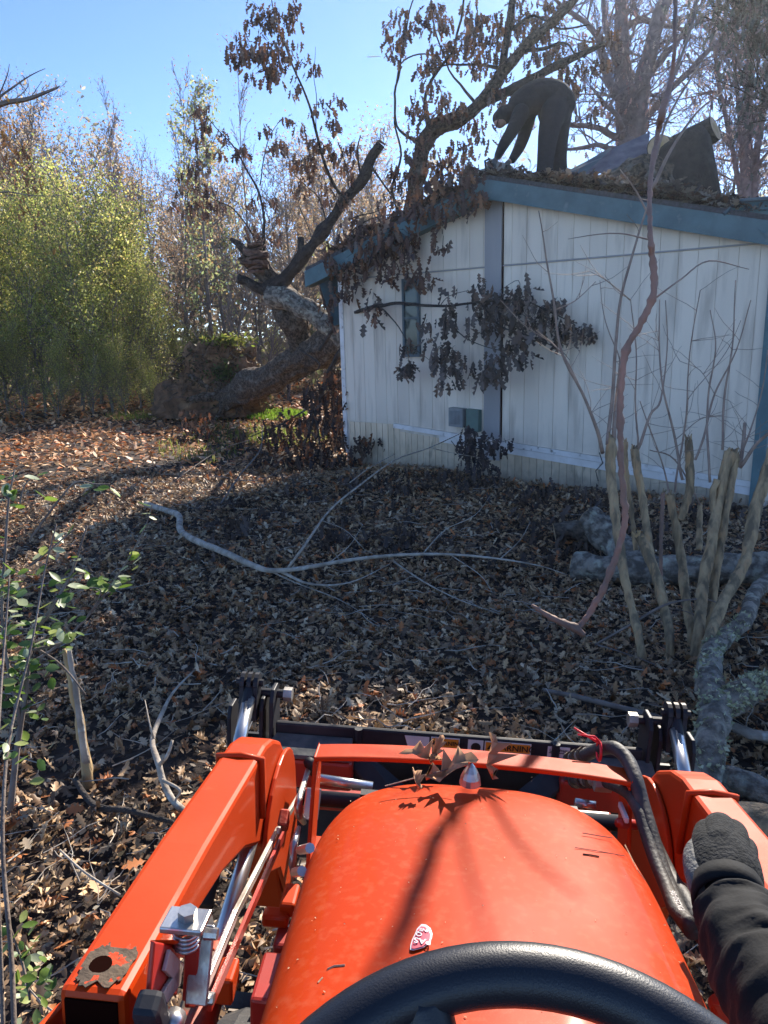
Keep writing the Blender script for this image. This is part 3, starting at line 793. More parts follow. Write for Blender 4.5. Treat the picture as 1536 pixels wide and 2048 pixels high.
    spots = [(945, 590, 9.3, 30, 8), (905, 630, 9.5, 26, 8), (890, 650, 9.6, 16, 4), (960, 640, 9.2, 34, 12), (1000, 610, 9.1, 30, 10), (1030, 600, 9.0, 28, 10), (1060, 640, 8.9, 36, 13), (1100, 630, 8.8, 34, 11), (1130, 660, 8.8, 26, 8), (1160, 670, 8.7, 18, 5),
             (1045, 690, 9.0, 26, 8), (1010, 700, 9.1, 22, 6), (900, 710, 9.6, 34, 11), (880, 690, 9.6, 22, 6), (925, 720, 9.5, 22, 6), (905, 760, 9.5, 22, 8), (925, 760, 9.5, 12, 3), (980, 740, 9.2, 20, 7), (965, 765, 9.2, 12, 4), (1000, 720, 9.1, 18, 5), (1055, 580, 9.0, 20, 4),
             (820, 690, 10.0, 10, 4), (822, 725, 10.0, 11, 4), (795, 745, 10.1, 8, 3), (875, 775, 9.6, 5, 2), (850, 650, 9.8, 12, 3), (1058, 715, 8.9, 10, 3), (1000, 575, 9.0, 12, 3), (905, 575, 9.4, 9, 3), (855, 680, 9.8, 9, 2), (745, 600, 10.5, 8, 2), (750, 640, 10.5, 8, 2)]
    spots = [(u, v, d_, rp, max(1, int(c_ * .62))) for u, v, d_, rp, c_ in spots]
    mb, lb = spray(stems, spots, 6, .155, .07, [(.15, .12, .105), (.11, .09, .08), (.20, .155, .135), (.09, .075, .068), (.22, .15, .115)])
    part(mb.build('twigs', M['barkdark'], kind='stuff'))
    part(link('crown', leaf_mesh('crown', lb), M['leaf_dry']))
    # boughs crushed down at the foot of the corner
    stems = [([(690, 690, 13), (660, 740, 12.6), (640, 800, 12.2), (620, 860, 12), (600, 920, 11.6)], .05, .01), ([(650, 760, 12.4), (690, 780, 11.9), (720, 830, 11.6)], .015, .004),
             ([(600, 700, 14), (640, 730, 12.8), (600, 760, 12.6)], .02, .006), ([(640, 800, 12.2), (560, 850, 12.6), (480, 880, 13)], .02, .005),
             ([(620, 790, 12.4), (640, 900, 11.6), (600, 950, 11.0), (560, 990, 10.4)], .02, .006), ([(700, 900, 11.6), (735, 880, 11.3)], .006, .003)]
    spots = [(640, 780, 12.2, 34, 14), (680, 760, 11.9, 32, 12), (700, 800, 11.7, 22, 9), (660, 830, 12.0, 36, 14), (620, 850, 12.2, 30, 10), (690, 860, 11.7, 24, 9), (640, 890, 11.8, 40, 14), (600, 900, 11.9, 30, 9), (690, 920, 11.3, 24, 9), (590, 840, 12.6, 20, 5), (720, 790, 11.6, 14, 4),
             (735, 882, 11.2, 9, 4), (560, 880, 12.4, 20, 5), (480, 870, 13.2, 16, 4), (475, 900, 12.6, 12, 4), (540, 860, 12.9, 16, 4), (640, 930, 11.2, 46, 12), (580, 940, 11, 34, 8), (520, 940, 11.2, 26, 5), (410, 850, 14.4, 22, 6), (380, 840, 15, 16, 4), (360, 870, 14, 16, 3)]
    mb, lb = spray(stems, spots, 7, .15, .10, [(.10, .065, .05), (.07, .05, .045), (.055, .045, .045), (.22, .09, .045), (.14, .09, .065)])
    part(mb.build('twigs', M['barkdark'], kind='stuff'))
    part(link('crown', leaf_mesh('crown', lb), M['leaf_dry']))
    return root


build_fallen_oak()


def build_roof_tree():
    root = empty('leaning_oak', P(830, 400, 12.5), 'crooked oak behind the house with brown leaves and a mossy limb reaching over the roof', 'tree')

    def part(o): return adopt(o, root)
    m = MB()
    ptube(m, [(u, v, d, r * .78) for u, v, d, r in [(815, 560, 12.6, .17), (828, 400, 12.5, .16), (838, 340, 12.3, .15), (848, 290, 12.2, .15), (862, 262, 12.1, .16), (895, 246, 12.0, .15), (925, 236, 11.9, .12), (955, 212, 11.8, .105), (985, 175, 11.7, .10), (1010, 140, 11.6, .10), (1045, 100, 11.5, .09), (1085, 60, 11.4, .08), (1130, 20, 11.2, .07), (1180, -40, 11, .05)]], 12, 6, jit=.18)
    part(m.build('trunk', M['bark'], smooth=True))
    m = MB()
    ptube(m, [(925, 238, 11.9, .09), (960, 210, 11.8, .075), (1000, 190, 11.7, .07), (1060, 160, 11.6, .065), (1120, 128, 11.5, .055), (1170, 105, 11.5, .045), (1210, 85, 11.4, .03)], 10, 6, jit=.1)
    part(m.build('limb', M['barkdark'], smooth=True))
    m = MB()
    for px in ([(862, 262, 12.1, .06), (850, 200, 12, .03), (870, 150, 12, .025), (905, 100, 11.9, .02), (920, 40, 11.8, .02), (930, -30, 11.7, .015)],
               [(985, 175, 11.7, .07), (1010, 110, 11.7, .06), (1020, 40, 11.6, .06), (1028, -30, 11.6, .05)],
               [(848, 290, 12.2, .04), (800, 260, 12.2, .02), (790, 200, 12.2, .02), (800, 120, 12.1, .015), (815, 50, 12, .012), (830, -20, 12, .01)],
               [(800, 430, 12.6, .03), (785, 380, 12.6, .025), (800, 310, 12.5, .02), (790, 230, 12.4, .015), (800, 130, 12.3, .012), (850, 110, 12.2, .012), (900, 130, 12, .01)],
               [(1010, 140, 11.6, .04), (960, 130, 11.7, .02), (900, 130, 11.8, .015), (850, 140, 11.8, .01)], [(955, 212, 11.8, .03), (900, 140, 11.9, .015), (870, 60, 11.9, .012), (860, -20, 11.8, .01)],
               [(1045, 100, 11.5, .04), (1080, 100, 11.5, .03), (1130, 90, 11.4, .02), (1160, 120, 11.4, .012)], [(1020, 60, 11.6, .03), (1070, 30, 11.5, .02), (1120, 60, 11.4, .015), (1180, 50, 11.3, .01)]):
        ptube(m, px, 6, 5, wob=.04)
    part(m.build('branches', M['barkdark'], smooth=True))
    r4 = random.Random(12); spots = []
    for (u, v, rp, c) in ((870, 40, 30, 10), (885, 100, 26, 8), (930, 95, 30, 11), (945, 60, 30, 9), (980, 85, 34, 12), (990, 40, 34, 12), (1030, 30, 32, 11), (1060, 70, 36, 12), (1095, 90, 30, 9), (1080, 20, 36, 10), (1120, 40, 34, 9), (780, 60, 16, 5), (812, 65, 16, 5), (845, 45, 14, 4), (795, 100, 14, 4),
                          (850, 125, 14, 4), (868, 130, 12, 3), (940, 25, 20, 6), (790, 20, 12, 3), (880, 15, 18, 5), (960, 130, 20, 6), (905, 215, 22, 9), (880, 200, 16, 5), (860, 165, 14, 4), (840, 215, 14, 4), (825, 225, 12, 3), (838, 200, 10, 3), (915, 285, 14, 3), (950, 250, 18, 5), (960, 280, 14, 3),
                          (1000, 200, 20, 6), (1030, 165, 20, 5), (1080, 125, 26, 8), (1120, 110, 24, 7), (1130, 150, 18, 5), (1150, 180, 18, 4), (1060, 180, 14, 3), (1105, 185, 14, 3), (1170, 140, 18, 4), (1160, 80, 22, 5), (1200, 130, 22, 5), (1215, 60, 22, 4),
                          (870, 310, 18, 5), (840, 270, 16, 4), (820, 300, 14, 4), (930, 300, 12, 3), (860, 350, 20, 6), (900, 330, 18, 5), (930, 330, 16, 4), (815, 350, 14, 4), (790, 330, 10, 3), (800, 380, 14, 4), (985, 145, 16, 4), (1205, 180, 12, 2), (1180, 220, 12, 2)):
        spots.append((u, v, 11.8 + (r4.random() - .5) * .9, rp, c))
    mb, lb = spray([], spots, 6, .13, .065, DARKLEAF)
    part(mb.build('twigs', M['barkdark'], kind='stuff'))
    part(link('crown', leaf_mesh('crown', lb), M['leaf_dry']))


build_roof_tree()


# ------------------------------------------------------------------ root mound
def build_root_mound():
    c = G(425, 838); c = Vector((c.x, c.y + .2, 0.05))
    root = empty('root_mound', c, 'tall brown mound of roots and soil torn up at the foot of the fallen oak', 'root mound')
    V = []; F = []; nu, nv = 44, 20
    for j in range(nv + 1):
        th = (j / nv) * math.pi / 2
        for i in range(nu):
            ph = i / nu * 2 * math.pi
            x = math.cos(ph) * math.cos(th); y = math.sin(ph) * math.cos(th); z = math.sin(th)
            p = Vector((x * 1.25, y * .55, z ** 1.25 * 1.72))
            p.x += .22 * z
            if x < 0: p.x *= 1 + .10 * (1 - z)
            n_ = noise.noise(Vector((x * 1.7, y * 1.7, z * 2.2))) * .30 + noise.noise(Vector((x * 5, y * 5, z * 5))) * .26 + noise.noise(Vector((x * 13, y * 13, z * 13))) * .12
            p *= 1 + n_
            V.append(p); 
    for j in range(nv):
        for i in range(nu):
            i2 = (i + 1) % nu; F.append((j * nu + i, j * nu + i2, (j + 1) * nu + i2, (j + 1) * nu + i))
    m = MB(); m.add(V, F); m.build('soil', M['dirt'], root)
    m = MB(); r5 = random.Random(9)
    for k in range(90):
        a = r5.random() * math.pi + math.pi; h = r5.random() ** .8 * 1.5; q = math.sqrt(max(0, 1 - (h / 1.75) ** 2))
        p = Vector((math.cos(a) * 1.2 * q + .15, math.sin(a) * .55 * q, h)); pts = [p]
        dr = Vector((math.cos(a) * .6 + r5.uniform(-.5, .5), -.5 + r5.uniform(-.3, .3), r5.uniform(-.4, .7))).normalized()
        for s in range(5):
            dr = (dr + Vector((r5.uniform(-.5, .5), r5.uniform(-.4, .3), r5.uniform(-.6, .3)))).normalized(); p = p + dr * .07; pts.append(p)
        r0 = r5.uniform(.006, .022); m.tube(pts, [r0 * (1 - i / 6) for i in range(6)], 4)
    m.build('roots', M['bark'], root, kind='stuff')
    N = 1500; a = nrg.rand(N) * 2 * np.pi; h = nrg.rand(N) ** .9 * 1.7; q = np.sqrt(np.clip(1 - (h / 1.78) ** 2, 0, 1))
    pos = np.stack([np.cos(a) * 1.28 * q + .17, np.sin(a) * .6 * q, h], 1)
    b = rnd_leaves(SIMP, pos, .09, [(.10, .06, .035), (.07, .05, .03), (.16, .11, .06), (.06, .07, .03)], 'any')
    N = 500; pos = np.array([.40, -.45, 1.0]) + nrg.randn(N, 3) * np.array([.17, .08, .13])
    b += rnd_leaves(SIMP, pos, .09, [(.06, .10, .03), (.10, .15, .04)], 'any')
    N = 500; pos = np.array([.45, -.1, 1.75]) + nrg.randn(N, 3) * np.array([.3, .15, .06])
    b += rnd_leaves(SIMP, pos, .10, [(.14, .18, .03), (.20, .2, .05)], 'any')
    link('clinging_leaves', leaf_mesh('clinging_leaves', b), M['leaf_far'], root)


build_root_mound()


def build_grass():
    ba = []
    for (u, v, ru, rv, n, col) in ((545, 832, 70, 10, 2600, [(.13, .24, .02), (.20, .30, .04)]), (560, 878, 100, 18, 900, [(.14, .20, .03), (.22, .24, .06)]), (470, 865, 70, 26, 300, [(.16, .19, .04)]),
                                   (270, 835, 60, 8, 700, [(.25, .28, .06)]), (400, 900, 90, 30, 350, [(.18, .2, .05)]), (900, 830, 1, 1, 1, [(.1, .2, .05)])):
        ps = []
        for _ in range(n):
            a = rng.random() * 6.283; q = math.sqrt(rng.random())
            ps.append(G(u + ru * q * math.cos(a), v + rv * q * math.sin(a)))
        pos = np.array(ps); N = len(pos); yaw = nrg.rand(N) * 6.28; pit = np.radians(60 + 20 * nrg.randn(N)); rol = np.radians(20 * nrg.randn(N))
        V, F = leaf_tpl('simple', 0, .3, .1); V = V * np.array([.3, 1, 1])
        ba.append((V, F, pos, yaw, pit, rol, .06 + .09 * nrg.rand(N), pal(N, col, .3)))
    link('grass', leaf_mesh('grass', ba), M['leaf_far'], kind='stuff', label='bright green grass behind the fallen trunk')


build_grass()


# ------------------------------------------------------------------ generated trees
def grow(r, p, d, length, rad, lev, segs, tips, conf):
    n = conf['n'][lev]; step = length / n; pts = [p.copy()]; rads = [rad]
    for i in range(n):
        wv = conf['wander'][lev]
        d = (d + Vector((r.uniform(-wv, wv), r.uniform(-wv, wv), r.uniform(-wv, wv) + conf['trop'][lev]))).normalized()
        p = p + d * step; rr = rad * (1 - (i + 1) / n * (1 - conf['tip'])); pts.append(p.copy()); rads.append(rr)
        if lev < conf['levels'] - 1 and (i + 1) / n > conf['bare'][lev]:
            for _ in range(conf['kids'][lev]):
                if r.random() > conf.get('prob', 1): continue
                az = r.uniform(0, 6.283); sp = conf['spread'][lev] * r.uniform(.7, 1.3)
                o = d.orthogonal().normalized(); o.rotate(Matrix.Rotation(az, 3, d))
                cd = (d * math.cos(sp) + o * math.sin(sp)).normalized()
                grow(r, p.copy(), cd, length * conf['len'][lev] * r.uniform(.6, 1.1) * (1 - .45 * (i + 1) / n), rr * .62, lev + 1, segs, tips, conf)
        elif lev == conf['levels'] - 1: tips.append(p.copy())
    segs.append((pts, rads, lev))


def make_tree_meshes(seed, h, r0, conf, leafspec=None):
    r = random.Random(seed); segs = []; tips = []
    lean = Vector((r.uniform(-.08, .08), r.uniform(-.08, .08), 1)).normalized()
    grow(r, Vector((0, 0, -.1)), lean, h, r0, 0, segs, tips, conf)
    a = MB(); b = MB()
    for pts, rads, lev in segs:
        tgt = a if lev == 0 else b
        tgt.tube(pts, [max(q, conf['minr']) for q in rads], 7 if lev == 0 else (4 if lev == 1 else 3), cap=False)
    tm = a.mesh('trunk'); bm_ = b.mesh('branches'); tm.materials.append(conf['mat']); bm_.materials.append(conf['mat'])
    lm = None
    if leafspec:
        n, size, cols, spread, mode = leafspec
        tp = np.array([tuple(t) for t in tips]); idx = nrg.randint(0, len(tp), n)
        pos = tp[idx] + nrg.randn(n, 3) * spread
        k = pos[:, 2] > .1; lm = leaf_mesh('crown', rnd_leaves(QUAD if size < .2 else SIMP, pos[k], size, cols, mode, .35)); lm.materials.append(M['leaf_far'])
    return tm, bm_, lm


def put_tree(name, meshes, loc, sc, rz, label, cat, group, lean=(0, 0)):
    o = empty(name, loc, label, cat, group); o.scale = (sc[0], sc[0], sc[1]); o.rotation_euler = (lean[0], lean[1], rz)
    for nm, me in zip(('trunk', 'branches', 'crown'), meshes):
        if me is None: continue
        c = bpy.data.objects.new(nm, me); scene.collection.objects.link(c); c.parent = o
    return o


bare = dict(n=[12, 6, 4, 3], wander=[.05, .14, .2, .3], trop=[.03, .07, .06, .04], kids=[2, 1, 2, 0], bare=[.30, .15, .1, 0], spread=[.75, .6, .6, .5], len=[.34, .5, .5, .5], levels=4, tip=.15, minr=.010, mat=M['twigfar'])
slim = dict(bare, n=[14, 5, 3], kids=[2, 2, 0], levels=3, bare=[.35, .1, 0], len=[.22, .45], spread=[.55, .5], minr=.009)
BARE = [make_tree_meshes(100 + i, 10, .11, bare, (1300, .09, [(.42, .31, .20), (.33, .26, .18), (.46, .40, .30), (.38, .20, .11)], .25, 'any')) for i in range(3)]
BUSHYBROWN = [make_tree_meshes(120 + i, 8, .09, bare, (4200, .10, [(.40, .30, .19), (.34, .27, .19), (.46, .36, .22), (.42, .23, .12)], .4, 'any')) for i in range(2)]
SLIM = [make_tree_meshes(140 + i, 11, .07, slim, (500, .08, [(.28, .16, .12)], .2, 'any')) for i in range(3)]
thick = dict(bare, n=[8, 6, 4], kids=[3, 3, 0], levels=3, bare=[.02, .1, 0], len=[.62, .42], spread=[.62, .6], minr=.008, wander=[.12, .2, .3], trop=[.02, .10, .06])
GREENC = [(.52, .52, .13), (.42, .45, .10), (.62, .60, .22), (.28, .33, .08), (.56, .45, .18), (.22, .27, .08)]
THICK = [make_tree_meshes(160 + i, 4.6, .06, thick, (9500, .080, GREENC, .24, 'any')) for i in range(3)]
DARKTH = [make_tree_meshes(170 + i, 3.4, .05, thick, (9000, .08, [(.16, .20, .07), (.10, .14, .055), (.26, .27, .10)], .28, 'any')) for i in range(1)]
PINE = [make_tree_meshes(180, 9, .10, dict(slim, kids=[3, 3, 0], bare=[.35, .2, 0], spread=[1.2, .6], len=[.18, .5]), (1900, .12, [(.30, .38, .17), (.38, .40, .18), (.48, .32, .14)], .16, 'any'))]


def at(u, dist):
    """ground point in the column of pixel u at forward distance"""
    r = ray(u, 700); t = dist / r[1]; p = CAM + r * t
    return gz(p, -.05)


r6 = random.Random(21)


def hscale(base_h, loc, vtop):
    """height scale so that a tree at loc reaches pixel row vtop"""
    d = D((loc[0], loc[1], CAMH)); u = CX + FPX * loc[0] / d
    top = CAM[2] + ray(u, vtop)[2] * d
    return max(.2, (top - loc[2]) / base_h)


# near green thicket
for i, (u, dist, vt) in enumerate(((-120, 19, 430), (0, 20.5, 400), (75, 19.5, 385), (150, 20.5, 360), (215, 19.6, 420), (270, 20.5, 500), (320, 21.5, 560), (375, 23, 620), (-60, 22, 370), (110, 23, 350), (190, 22.4, 390), (245, 23.4, 440), (430, 26, 650), (40, 22.6, 430), (560, 27, 640), (30, 18.7, 640), (100, 18.6, 660), (170, 18.7, 650), (240, 18.9, 670), (300, 19.6, 690), (-40, 18.5, 640))):
    loc = at(u, dist)
    s = hscale(6.0, loc, vt)
    put_tree('privet_thicket', THICK[i % 3], loc, (s * r6.uniform(.75, 1.05), s), r6.random() * 6, 'tall yellow-green privet thicket at the edge of the woods' if vt < 560 else 'low privet bush filling in at the foot of the taller thicket', 'shrub', 'tall green thickets along the wood edge' if vt < 560 else 'low privet bushes at the wood edge')
for i, (u, dist, vt) in enumerate(((400, 24, 690), (620, 27, 650), (-60, 18.6, 720))):
    loc = at(u, dist); s = hscale(3.4, loc, vt)
    put_tree('evergreen_shrub', DARKTH[0], loc, (s * 1.2, s), r6.random() * 6, 'dark green shrub low under the thicket', 'shrub', 'dark shrubs below the thicket')
# pale grey twiggy bush right of the thicket
for (u, dist, vt) in ((450, 21, 520), (520, 22, 570), (570, 22.5, 560)):
    loc = at(u, dist); s = hscale(4.6, loc, vt)
    put_tree('bare_shrub', (THICK[1][0], THICK[1][1], None), loc, (s * 1.1, s), r6.random() * 6, 'pale bare twiggy shrub behind the root mound', 'shrub', 'bare twiggy shrubs behind the mound')
# bare woods
spec = []
for u in range(-260, 760, 27): spec.append((u + r6.uniform(-12, 12), r6.uniform(26, 34)))
for u in range(-300, 1000, 30): spec.append((u + r6.uniform(-12, 12), r6.uniform(36, 52)))


def skyline(u): return 255 if u < 20 else (255 + (u - 20) * .42 if u < 330 else (385 if u < 600 else 360))


for i, (u, dist) in enumerate(spec):
    loc = at(u, dist)
    if in_house(loc[0], loc[1], -1): continue
    vt = skyline(u) + r6.uniform(-25, 90)
    if i % 3 == 1:
        s = hscale(8, loc, vt + 20); put_tree('brown_leaf_tree', BUSHYBROWN[i % 2], loc, (s * 1.1, s), r6.random() * 6, 'thin woodland tree keeping reddish brown leaves', 'tree', 'reddish brown trees in the woods')
    elif i % 3 == 0:
        s = hscale(11, loc, vt - 15); put_tree('slender_tree', SLIM[i % 3], loc, (s, s), r6.random() * 6, 'slender bare grey tree standing in the woods', 'tree', 'slender bare trees in the woods')
    else:
        s = hscale(10, loc, vt); put_tree('bare_tree', BARE[i % 3], loc, (s, s), r6.random() * 6, 'bare branching tree in the grey-brown woods', 'tree', 'bare branching trees in the woods')
# tall slim ones against the sky
for (u, vt, dist) in ((380, 195, 25), (520, 170, 25), (262, 240, 30), (300, 290, 32), (425, 300, 24)):
    loc = at(u, dist); s = hscale(11, loc, vt)
    put_tree('slender_tree', SLIM[int(u) % 3], loc, (s * .8, s), r6.random() * 6, 'slender bare grey tree standing in the woods', 'tree', 'slender bare trees in the woods')
for (u, vt, dist) in ((425, 232, 22), (462, 262, 24)):
    loc = at(u, dist); s = hscale(9, loc, vt)
    put_tree('young_pine', PINE[0], loc, (s * .8, s), r6.random() * 6, 'tall young pine rising beyond the root mound' if u == 425 else 'shorter young pine with orange tinged needles', 'pine tree', None)


# undergrowth mass and far hillside wood
def build_far_mass():
    N = 26000; u = nrg.rand(N) * 1500 - 420; dist = 24 + nrg.rand(N) * 22
    x = (u - CX) / FPX * dist; z = np.abs(nrg.rand(N)) ** 1.3 * 4.6; y = dist
    k = ~in_house(x, y, -.5); pos = np.stack([x, y, gh(x, y) + z], 1)[k]
    b = rnd_leaves(SIMP, pos, .26, [(.34, .26, .19), (.24, .19, .15), (.32, .33, .15), (.38, .28, .18), (.18, .16, .12)], 'any')
    link('woodland_undergrowth', leaf_mesh('woodland_undergrowth', b), M['leaf_far'], kind='stuff', label='brown undergrowth filling the woods behind')
    N = 26000; u = nrg.rand(N) * 2300 - 500; dist = 60 + nrg.rand(N) * 25
    x = (u - CX) / FPX * dist; hmax = np.where(u < 300, 17, 13) + 2.5 * np.sin(u * .03) + 1.5 * np.sin(u * .11)
    z = nrg.rand(N) ** 1.25 * hmax; y = dist; pos = np.stack([x, y, gh(x, y) + z], 1)
    b = rnd_leaves(SIMP, pos, .55, [(.38, .34, .27), (.31, .28, .23), (.42, .36, .28), (.28, .28, .18)], 'any')
    link('distant_woods', leaf_mesh('distant_woods', b), M['leaf_far'], kind='stuff', label='distant grey-brown woods on the rising ground')


build_far_mass()


# ------------------------------------------------------------------ tall trees behind the house on the right
def manual_tree(name, label, base, limbs, seed, twn, leafn, leafcols, m_, size=.10, twlen=1.0, spread=.22, group=None):
    root = empty(name, base, label, 'tree', group)
    r = random.Random(seed); seeds = []
    for i, px in enumerate(limbs):
        mb = MB(); ps, rs = ptube(mb, px, 10 if i == 0 else 8, 5, jit=.08, wob=.04)
        adopt(mb.build('trunk' if i == 0 else 'limb', m_, smooth=True), root)
        for a, b in zip(ps[1:], rs[1:]): seeds.append((a, b))
    segs = []; tips = []
    conf = dict(n=[5, 4, 3], wander=[.22, .3, .3], trop=[.06, .03, 0], kids=[1, 2, 0], bare=[.1, .1, 0], spread=[.7, .6, .5], len=[.6, .5, .5], levels=3, tip=.2, minr=.004)
    for _ in range(twn):
        p, rr = r.choice(seeds)
        if p.z < 3.0: continue
        d = Vector((r.uniform(-1, 1), r.uniform(-.8, .8), r.uniform(-.2, 1))).normalized()
        grow(r, p.copy(), d, twlen * r.uniform(.6, 1.6), min(.03, rr * .5), 0, segs, tips, conf)
    mb = MB()
    for pts, rads, lev in segs: mb.tube(pts, [max(q, .005) for q in rads], 3, cap=False)
    adopt(mb.build('twigs', m_, kind='stuff'), root)
    if leafn and tips:
        tp = np.array([tuple(t) for t in tips]); pos = tp[nrg.randint(0, len(tp), leafn)] + nrg.randn(leafn, 3) * spread
        adopt(link('crown', leaf_mesh('crown', rnd_leaves(OAK2, pos, size, leafcols, 'hang')), M['leaf_dry']), root)
    return root


PINKLEAF = [(.46, .26, .24), (.30, .19, .19), (.52, .38, .34), (.24, .16, .16)]
D0 = 15.5
manual_tree('tall_oak', 'large many-limbed oak rising behind the roof beside the cut logs', at(1262, 16), [
    [(1262, 600, D0, .30), (1260, 300, D0, .27), (1254, 220, D0, .22), (1247, 150, D0, .18), (1243, 80, D0, .15), (1240, 0, D0, .12), (1236, -90, D0, .08)],
    [(1268, 300, D0, .2), (1276, 230, D0 - .3, .18), (1287, 160, D0 - .4, .16), (1305, 80, D0 - .5, .15), (1328, 0, D0 - .6, .13), (1350, -80, D0 - .6, .1)],
    [(1256, 240, D0, .12), (1240, 200, D0 - .3, .10), (1215, 160, D0 - .5, .09), (1205, 100, D0 - .6, .08), (1185, 60, D0 - .7, .06), (1150, 30, D0 - .8, .05), (1110, 0, D0 - .9, .03)],
    [(1245, 150, D0, .1), (1225, 90, D0 + .3, .08), (1210, 40, D0 + .4, .06), (1205, -40, D0 + .5, .04)],
    [(1276, 280, D0, .1), (1300, 230, D0 + .3, .08), (1330, 190, D0 + .4, .07), (1390, 130, D0 + .5, .06), (1450, 70, D0 + .6, .04), (1500, 20, D0 + .6, .03)],
    [(1287, 165, D0 - .4, .09), (1330, 110, D0 - .3, .07), (1370, 60, D0, .05), (1400, -20, D0, .04)],
    [(1240, 278, D0, .08), (1200, 258, D0 - .3, .06), (1165, 250, D0 - .5, .05), (1130, 252, D0 - .6, .03)],
    [(1240, 300, D0, .07), (1200, 290, D0 - .3, .05), (1150, 296, D0 - .5, .035), (1120, 300, D0 - .6, .02)],
    [(1250, 290, D0, .07), (1240, 240, D0 - .5, .05), (1215, 215, D0 - .7, .04), (1190, 190, D0 - .8, .03)],
    [(1247, 60, D0, .07), (1280, 40, D0, .06), (1320, 50, D0, .05), (1380, 62, D0, .04)]], 31, 130, 900, PINKLEAF, M['tallbark'], size=.11, twlen=.9)
D1 = 17.5
manual_tree('multi_stem_tree', 'slim many-stemmed tree behind the right end of the roof', at(1500, 18), [
    [(1492, 600, D1, .14), (1492, 380, D1, .13), (1495, 250, D1, .11), (1500, 120, D1, .09), (1505, 0, D1, .07)],
    [(1505, 600, D1, .1), (1510, 350, D1, .09), (1530, 200, D1, .07), (1550, 60, D1, .05)],
    [(1488, 420, D1, .07), (1465, 300, D1, .06), (1440, 180, D1, .05), (1425, 60, D1, .04)],
    [(1490, 400, D1, .06), (1478, 240, D1, .05), (1470, 120, D1, .04), (1475, 0, D1, .03)],
    [(1500, 200, D1, .05), (1470, 110, D1, .04), (1430, 40, D1, .03)]], 33, 120, 1000, PINKLEAF, M['tallbark'], size=.11, twlen=1.0, spread=.3)
D2 = 13
manual_tree('shady_tree', 'dense dark leaved tree crowding the top right corner', at(1620, 13), [
    [(1650, 700, D2, .2), (1640, 400, D2, .18), (1620, 200, D2, .16), (1590, 60, D2, .12), (1560, -60, D2, .1)],
    [(1600, 160, D2, .08), (1550, 110, D2, .06), (1500, 60, D2, .04), (1470, 20, D2, .03)],
    [(1610, 220, D2, .07), (1560, 200, D2, .05), (1510, 180, D2, .03)],
    [(1580, 60, D2, .07), (1530, 20, D2, .05), (1490, -40, D2, .03)]], 35, 110, 3000, [(.09, .11, .10), (.12, .12, .11), (.17, .13, .13)], M['barkdark'], size=.13, twlen=.8, spread=.3)
for i, (u, vt, dist) in enumerate(((1200, 300, 28), (1360, 200, 28), (1450, 160, 26), (760, 400, 30), (1050, 330, 32))):
    loc = at(u, dist); s = hscale(10, loc, vt)
    put_tree('bare_tree', BARE[i % 3], loc, (s * .9, s), r6.random() * 6, 'bare branching tree in the grey-brown woods', 'tree', 'bare branching trees in the woods')


# left edge: leafy oak branch reaching in from outside the frame
def build_left_branch():
    stems = [([(-420, 560, 9), (-200, 400, 8.6), (-60, 250, 8.3), (0, 207, 8.1), (60, 195, 8), (110, 178, 7.9), (121, 172, 7.9)], .06, .004), ([(-60, 250, 8.3), (-10, 200, 8.1), (40, 165, 8), (92, 140, 7.9)], .02, .003), ([(-20, 230, 8.2), (10, 160, 8), (18, 128, 8)], .01, .003),
             ([(20, 203, 8.1), (55, 175, 8), (52, 150, 8)], .006, .002), ([(-60, 400, 8.3), (0, 385, 8), (60, 390, 8), (120, 390, 8)], .012, .003), ([(-80, 330, 8.2), (0, 300, 8), (40, 260, 8)], .012, .003), ([(60, 195, 8), (85, 165, 8)], .005, .002), ([(-420, 560, 9), (-430, 900, 9.4)], .09, .07)]
    spots = [(10, 245, 8, 26, 6), (0, 290, 8, 30, 8), (45, 298, 8, 16, 5), (20, 340, 8, 40, 7), (70, 350, 8, 22, 4), (-10, 200, 8, 22, 3), (110, 480, 8, 10, 1), (60, 420, 8, 30, 3)]
    mb, lb = spray(stems, spots, 4, .075, .06, [(.34, .16, .06), (.24, .12, .07), (.30, .20, .10), (.40, .2, .05)])
    root = empty('oak_sapling', G(-430, 960), 'leaning sapling with a few orange leaves reaching in over the thicket', 'sapling')
    adopt(mb.build('branches', M['greybark']), root); adopt(link('crown', leaf_mesh('crown', lb), M['leaf_dry']), root)


build_left_branch()


